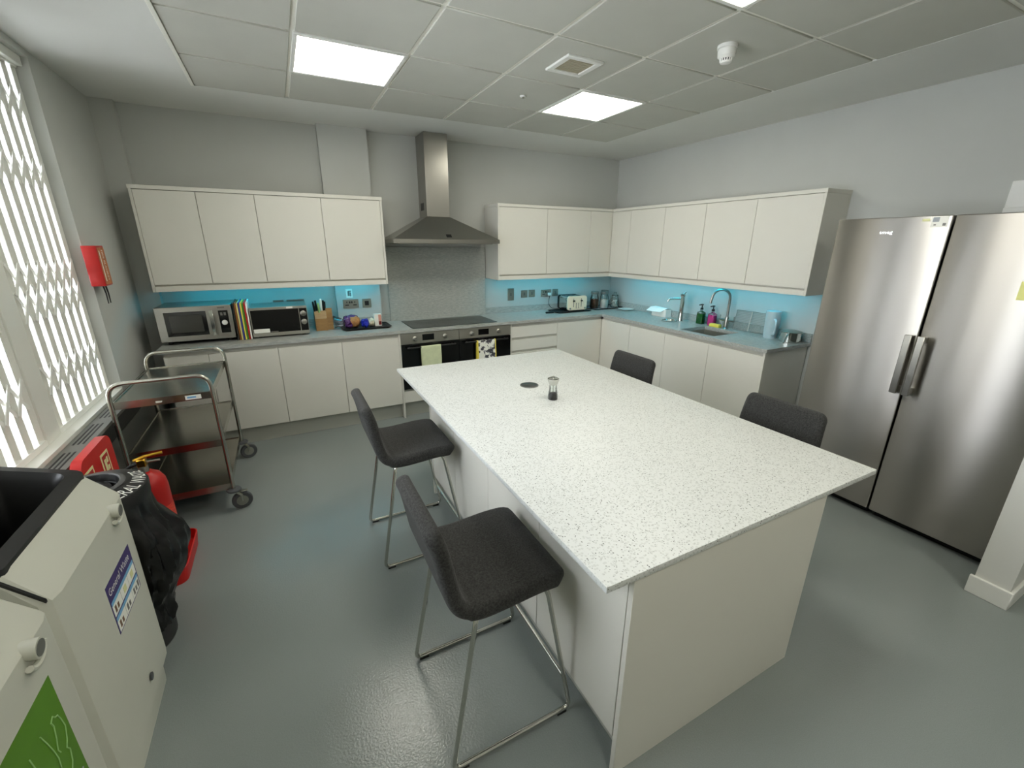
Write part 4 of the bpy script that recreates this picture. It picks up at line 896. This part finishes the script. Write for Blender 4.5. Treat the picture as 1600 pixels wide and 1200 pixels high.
# ================================================================ TROLLEY
t = thing('serving_trolley', 'three-tier stainless steel trolley on castors by the left wall', 'trolley', (-4.71, -1.265, 0))
tx0, tx1, ty0, ty1 = -4.953, -4.470, -1.675, -0.865; TZ = 0.948; r = 0.0125
for yy in (ty0, ty1):
    MB().tube([(tx0, yy, 0.150), (tx0, yy, TZ), (tx1, yy, TZ), (tx1, yy, 0.150)], r, 14, 0.085).build('frame_hoop', 'trolley_steel', t)
for zz in (0.835, 0.51, 0.195):
    sh = MB().box(tx0 + 0.012, tx1 - 0.012, ty0 + 0.002, ty1 - 0.002, zz - 0.004, zz)
    sh.box(tx0 + 0.010, tx1 - 0.010, ty0 - 0.001, ty0 + 0.003, zz - 0.038, zz + 0.006).box(tx0 + 0.010, tx1 - 0.010, ty1 - 0.003, ty1 + 0.001, zz - 0.038, zz + 0.006).box(tx0 + 0.010, tx0 + 0.014, ty0, ty1, zz - 0.038, zz + 0.006).box(tx1 - 0.014, tx1 - 0.010, ty0, ty1, zz - 0.038, zz + 0.006)
    s_ = sh.build('shelf', 'trolley_steel', t)
    if zz > 0.8:
        B(-4.61, -4.53, ty0 - 0.0022, ty0 - 0.0008, zz - 0.031, zz - 0.004).build('label', 'paper', s_)
        B(-4.60, -4.556, ty0 - 0.0028, ty0 - 0.0020, zz - 0.022, zz - 0.012).build('label_print', 'sky_blue', s_)
        MB().prism([(-4.753, zz - 0.026), (-4.725, zz - 0.026), (-4.720, zz - 0.016), (-4.753, zz - 0.014)], 'y', ty0 - 0.002, ty0 - 0.0008).build('torn_sticker', 'paper', s_)
for (cx, cy_, a) in ((tx0, ty0, 0.4), (tx1, ty0, 0.15), (tx0, ty1, 1.0), (tx1, ty1, 0.25)):
    rb = 0.040 if cx == tx1 else 0.026
    MB().lathe([(rb, 0.142), (rb + 0.004, 0.149), (rb, 0.157), (0.014, 0.160)], (cx, cy_, 0), 24).build('bumper', 'rubber', t)
    d = Vector((math.cos(a), math.sin(a), 0)); nrm = Vector((-d.y, d.x, 0)); wc = Vector((cx, cy_, 0.061)) + d * 0.035
    cs = MB()
    for sgn in (1, -1):
        p = nrm * 0.017 * sgn
        cs.tube([Vector((cx, cy_, 0.146)) + p * 0.6, wc + p + Vector((0, 0, 0.045)), wc + p], lambda u: 0.010 - 0.003 * u, 8)
    cs.build('castor_fork', 'trolley_steel', t)
    R_ = Matrix.Rotation(math.pi / 2, 4, 'X'); Rz = Matrix.Rotation(a, 4, 'Z')
    w_ = MB().lathe([(0.035, -0.013), (0.056, -0.013), (0.061, -0.007), (0.061, 0.007), (0.056, 0.013), (0.035, 0.013)], wc, 28, M=Rz @ R_).build('wheel', 'rubber', t)
    MB().lathe([(0.035, -0.0145), (0.035, 0.0145)], wc, 20, M=Rz @ R_).build('hub', 'nickel', w_)
    if cy_ == ty0: MB().box(cx + 0.02, cx + 0.075, cy_ - 0.012, cy_ + 0.012, 0.126, 0.132, 0.002).build('brake_pedal', 'nickel', t)
# ================================================================ FIRE EXTINGUISHER STAND
es = thing('extinguisher_stand', 'red plastic fire extinguisher stand with sign panel against the convector', 'extinguisher stand', (-4.83, -2.18, 0))
pp = []
for (cy_, cz, a0) in ((-1.99, 0.70, 0), (-2.27, 0.70, 90)):
    for q in range(6): an = math.radians(a0 + 18 * q); pp.append((cy_ + 0.06 * math.cos(an), cz + 0.06 * math.sin(an)))
pp += [(-2.33, 0.04), (-1.93, 0.04)]
MB().prism(pp, 'x', -4.955, -4.915).build('back_panel', 'red_plastic', es)
def rr3(x0, x1, y0, y1, rad, z): return [(p[0], p[1], z) for p in rrect(x0, x1, y0, y1, rad, 6)]
MB().loft([rr3(-4.955, -4.655, -2.33, -1.93, 0.05, 0.0), rr3(-4.955, -4.645, -2.33, -1.925, 0.05, 0.085), rr3(-4.955, -4.65, -2.315, -1.94, 0.04, 0.09), rr3(-4.945, -4.653, -2.31, -1.95, 0.04, 0.035)]).build('base_tray', 'red_plastic', es)
for (ya, l) in ((-2.11, 0), (-2.31, 1)):
    s_ = B(-4.915, -4.9135, ya, ya + 0.10, 0.45, 0.70).build('sign', 'luminous', es)
    MB().box(-4.9136, -4.9128, ya + 0.012, ya + 0.088, 0.575, 0.688).build('sign_red', 'red', s_)
    MB().box(-4.9129, -4.912, ya + 0.025, ya + 0.05, 0.59, 0.665).box(-4.9129, -4.912, ya + 0.055, ya + 0.075, 0.60, 0.625).box(-4.9129, -4.912, ya + 0.055, ya + 0.075, 0.64, 0.67).build('pictogram', 'luminous', s_)
    MB().box(-4.9136, -4.9128, ya + 0.012, ya + 0.088, 0.47, 0.565).build('sign_text_block', 'pale_green', s_)
ex, ey = -4.732, -2.22
t = thing('fire_extinguisher', 'red fire extinguisher with brass valve standing in its red stand', 'fire extinguisher', (ex, ey, 0.036))
z = 0.036
MB().lathe([(0.070, z), (0.078, z + 0.01), (0.078, z + 0.50), (0.074, z + 0.535), (0.058, z + 0.568), (0.034, z + 0.585), (0.028, z + 0.59)], (ex, ey, 0), 32).build('cylinder', 'red', t)
MB().lathe([(0.020, z + 0.585), (0.020, z + 0.62), (0.014, z + 0.63)], (ex, ey, 0), 18).build('neck', 'nickel', t)
B(ex - 0.018, ex + 0.018, ey - 0.02, ey + 0.02, z + 0.62, z + 0.66, 0.004).build('valve', 'brass', t)
MB().tube([(ex - 0.03, ey, z + 0.655), (ex + 0.01, ey, z + 0.668), (ex + 0.085, ey + 0.01, z + 0.672)], 0.007, 8).build('lever', 'brass', t)
MB().tube([(ex - 0.01, ey, z + 0.64), (ex + 0.07, ey + 0.01, z + 0.635)], 0.006, 8).build('carry_handle', 'nickel', t)
MB().tube([(ex - 0.018, ey - 0.01, z + 0.64), (ex - 0.06, ey - 0.02, z + 0.63), (ex - 0.092, ey - 0.02, z + 0.50), (ex - 0.090, ey - 0.02, z + 0.20)], 0.009, 10, 0.04).build('hose', 'black', t)
lb = MB(); vs_ = []
for zz in (z + 0.16, z + 0.40):
    for q in range(11): an = math.radians(-75 + 9 * q); vs_.append((ex + 0.0786 * math.cos(an), ey + 0.0786 * math.sin(an), zz))
lb.add(vs_, [(i, i + 1, i + 12, i + 11) for i in range(10)]); mat('ext_label', (0.82, 0.25, 0.18), 0.4, var=0.35, vscale=60, stretch=(1, 1, 4)); lb.build('label_band', 'ext_label', t)
# ================================================================ ROUND WASTE BIN
wx, wy = -4.79, -2.665
t = thing('round_waste_bin', 'black round waste bin with white GENERAL WASTE lettering and bin bag', 'bin', (wx, wy, 0))
RB = 0.186
MB().lathe([(0.140, 0.0), (0.145, 0.01), (RB - 0.012, 0.715), (RB - 0.016, 0.715), (0.138, 0.02), (0.004, 0.018)], (wx, wy, 0), 40).build('body', 'bin_black', t)
zl = lambda r_: 0.772 + (RB - r_) * 0.30
ld = MB().lathe([(RB, 0.715), (RB + 0.003, 0.765), (RB, 0.772), (0.105, zl(0.105)), (0.100, zl(0.105) - 0.003), (0.094, zl(0.105) - 0.03), (0.090, zl(0.105) - 0.032), (0.088, 0.715)], (wx, wy, 0), 48, caps=False).build('lid_ring', 'bin_black', t)
mat('lid_grey', (0.33, 0.33, 0.33), 0.4)
MB().lathe([(0.120, zl(0.120) + 0.0006), (0.104, zl(0.104) + 0.0006), (0.1025, zl(0.104) - 0.001)], (wx, wy, 0), 48, caps=False).build('lid_band', 'lid_grey', ld)
MB().lathe([(0.086, 0.755), (0.084, 0.772), (0.070, 0.782), (0.004, 0.786)], (wx - 0.012, wy, 0), 36).build('flap', 'bin_black', ld)
MB().text('GENERAL WASTE', 0.060, (0, 0, 0), (1, 0, 0), (0, 1, 0), ring=((wx, wy), RB - 0.006, math.radians(-74), lambda r_: zl(r_) + 0.0012), sx=0.68).build('lettering', 'paper', ld)
# bag draped over the rim, bulging outwards at the front
loops = []
for i in range(36):
    u = i / 35; zz = 0.728 - 0.63 * u; L = []
    for k in range(110):
        a = math.tau * k / 110
        fold = mnoise.noise(Vector((math.cos(a) * 3, math.sin(a) * 3, zz * 3))) * 0.035 + mnoise.noise(Vector((math.cos(a) * 9, math.sin(a) * 9, zz * 7 + 4))) * 0.02 + mnoise.noise(Vector((math.cos(a) * 16, math.sin(a) * 16, zz * 18 + 4))) * 0.012
        drop = 1.0 if u < 0.02 else 1.0
        rad = RB - 0.006 - 0.035 * u + (0.012 + 0.095 * math.sin(min(1, max(0, u - 0.10) * 1.3) * math.pi) ** 1.5 * max(0, math.cos(a - 0.55)) ** 1.2) * min(1, u * 4) + fold * min(1, u * 5)
        L.append((wx + rad * math.cos(a), wy + min(0.30, rad * math.sin(a)) if math.sin(a) > 0 else max(wy - 0.20, wy + rad * math.sin(a)), zz + 0.02 * mnoise.noise(Vector((math.cos(a) * 4, math.sin(a) * 4, 9))) * u))
    loops.append(L)
MB().loft(loops, False, False).build('bin_bag', 'bag_black', t, smooth=35)
# ================================================================ RECYCLING BINS
def recycling_bin(y0, y1, label):
    t = thing('recycling_bin', label, 'bin', (-4.78, (y0 + y1) / 2, 0), group='pale grey recycling bins with black tops')
    xf, xb = -4.614, -4.955
    ztop = lambda x: 0.942 + (-4.690 - x) * 0.33
    def sec(xfr, z, c, yi=0.0, top=False):
        P = [(xb, y0 + yi + 0.03), (xb + 0.03, y0 + yi), (xfr - c, y0 + yi), (xfr - c * 0.3, y0 + yi + c * 0.5), (xfr, y0 + yi + c * 1.6), (xfr, y1 - yi - c * 1.6), (xfr - c * 0.3, y1 - yi - c * 0.5), (xfr - c, y1 - yi), (xb + 0.03, y1 - yi), (xb, y1 - yi - 0.03)]
        return [(x, y, (ztop(x) if top else z)) for x, y in P]
    MB().loft([sec(xf - 0.028, 0.0, 0.03, 0.012), sec(xf - 0.026, 0.10, 0.03, 0.010), sec(xf - 0.004, 0.125, 0.03, 0.004), sec(xf, 0.60, 0.03), sec(xf, 0.845, 0.03), sec(xf - 0.006, 0.855, 0.03), sec(-4.690, 0.94, 0.03, 0.012, True)], True, False).build('body', 'bin_grey', t, smooth=28)
    # black top: sloping rim with a big opening
    ya, yb = y0 + 0.012, y1 - 0.012
    out = rrect(xb, -4.690, ya, yb, 0.03, 6); inn = rrect(xb + 0.035, -4.722, ya + 0.035, yb - 0.035, 0.035, 6); inn2 = rrect(xb + 0.05, -4.735, ya + 0.05, yb - 0.05, 0.03, 6)
    lp = [[(x, y, ztop(x) - 0.006) for x, y in out], [(x, y, ztop(x) + 0.012) for x, y in out], [(x, y, ztop(x) + 0.016) for x, y in inn], [(x, y, ztop(x) - 0.01) for x, y in inn2], [(x, y, 0.62) for x, y in inn2]]
    MB().loft(lp, False, True).build('hood', 'bin_black', t, smooth=40)
    # lock boss on the sloping front and its catch lip
    ym = y0 + (y1 - y0) * 0.775 if False else y1 - 0.128
    MB().tube([(-4.69, ym, 0.842), (-4.594, ym, 0.836)], lambda u: 0.020 + 0.004 * u, 20).build('lock_boss', 'bin_grey', t)
    MB().cyl((-4.5955, ym, 0.836), (-4.5930, ym, 0.8358), 0.019, 20).build('lock', 'convector', t)
    MB().tube([(-4.607, ym + 0.040 * math.sin(a), 0.836 - 0.040 * math.cos(a)) for a in [-0.9 + 0.2 * q for q in range(12)]], 0.008, 8).build('catch_lip', 'bin_grey', t)
    MB().lathe([(0.014, 0), (0.014, 0.004), (0.010, 0.005)], (-4.6146, y1 - 0.24, 0.21), 18, M=Matrix.Rotation(math.pi / 2, 4, 'Y')).build('foot_cap', 'rubber', t)
    return t
b1 = recycling_bin(-3.455, -2.875, 'pale grey recycling bin with purple General Waste sticker')
b2 = recycling_bin(-4.045, -3.468, 'pale grey recycling bin with green sticker, nearest the camera')
MB().prism([(-4.690, 0.952), (-4.622, 0.866), (-4.622, 0.858), (-4.690, 0.942)], 'y', -3.4665, -3.4585).build('dark_edge_strip', 'bin_black', b2)  # thin black strip down the far top edge of the near bin
# purple general waste sticker
X = -4.6138; sy0, sy1, sz0, sz1 = -3.215, -2.975, 0.505, 0.685
st = B(X - 0.0005, X + 0.0004, sy0, sy1, sz0, sz1).build('sticker', 'purple', b1)
MB().text('General Waste', 0.036, (X + 0.0004, sy0 + 0.010, sz1 - 0.042), (0, 1, 0), (0, 0, 1), sx=0.92, depth=0.0008).build('lettering', 'paper', st)
for r_ in range(2):
    za = sz1 - 0.062 - 0.060 * r_
    for c_ in range(3):
        yaa = sy0 + 0.006 + 0.0765 * c_
        B(X, X + 0.0008, yaa, yaa + 0.0745, za - 0.013, za).build('sticker_band', 'sky_blue', st)
        B(X, X + 0.0008, yaa, yaa + 0.0745, za - 0.054, za - 0.013).build('sticker_cell', 'paper', st)
        if r_ == 1 or c_ == 0:
            mm = MB()
            for q in range(2 if c_ < 2 else 3): mm.box(X + 0.0006, X + 0.0014, yaa + 0.012 + 0.022 * q, yaa + 0.024 + 0.022 * q, za - 0.046, za - 0.022 - 0.006 * (q % 2), 0.0)
            mm.build('sticker_icon', 'brown' if c_ == 0 else 'icon_grey', st)
        else:
            B(X + 0.0006, X + 0.0014, yaa + 0.025, yaa + 0.05, za - 0.045, za - 0.022).build('sticker_icon', 'luminous', st)
# green sticker with line drawings of containers
gy0, gy1, gz0, gz1 = -3.835, -3.572, 0.40, 0.735
gs = B(X - 0.0005, X + 0.0004, gy0, gy1, gz0, gz1).build('sticker', 'green_print', b2)
def line(pts, r_=0.0018): return MB().tube([(X + 0.0008, a, b) for a, b in pts], r_, 5)
line([(-3.622, 0.63), (-3.626, 0.645), (-3.614, 0.652), (-3.607, 0.64), (-3.598, 0.636), (-3.592, 0.615), (-3.588, 0.59), (-3.600, 0.56), (-3.612, 0.545), (-3.604, 0.53), (-3.612, 0.50), (-3.632, 0.478), (-3.652, 0.47)]).build('bottle_drawing', 'pale_green', gs)
line([(-3.622, 0.63), (-3.630, 0.60), (-3.640, 0.575), (-3.634, 0.56)]).build('bottle_drawing', 'pale_green', gs)
line([(-3.67, 0.66), (-3.66, 0.625), (-3.652, 0.59), (-3.648, 0.56), (-3.654, 0.52), (-3.640, 0.48)]).build('carton_drawing', 'pale_green', gs)
line([(-3.72, 0.66), (-3.715, 0.62), (-3.708, 0.585)]).build('can_drawing', 'pale_green', gs)
line([(-3.735, 0.585), (-3.705, 0.585), (-3.690, 0.580), (-3.692, 0.555), (-3.70, 0.52)]).build('can_drawing', 'pale_green', gs)
line([(-3.735, 0.585), (-3.74, 0.54), (-3.738, 0.50), (-3.70, 0.50), (-3.69, 0.545), (-3.676, 0.545), (-3.678, 0.50)]).build('can_drawing', 'pale_green', gs)
B(X, X + 0.001, -3.728, -3.708, 0.50, 0.565).build('can_panel', 'pale_green', gs)
# unreadable small script at the sticker's lower corner
sq = [(-3.66, 0.47), (-3.652, 0.475), (-3.648, 0.467), (-3.640, 0.488), (-3.634, 0.466), (-3.626, 0.472), (-3.620, 0.466), (-3.614, 0.482), (-3.610, 0.466), (-3.602, 0.473), (-3.596, 0.466), (-3.590, 0.474)]
line([(a, b - 0.03) for a, b in sq], 0.0022).build('script', 'paper_grey', gs)
line([(a + 0.004, b - 0.052) for a, b in sq[1:]], 0.0022).build('script', 'paper_grey', gs)
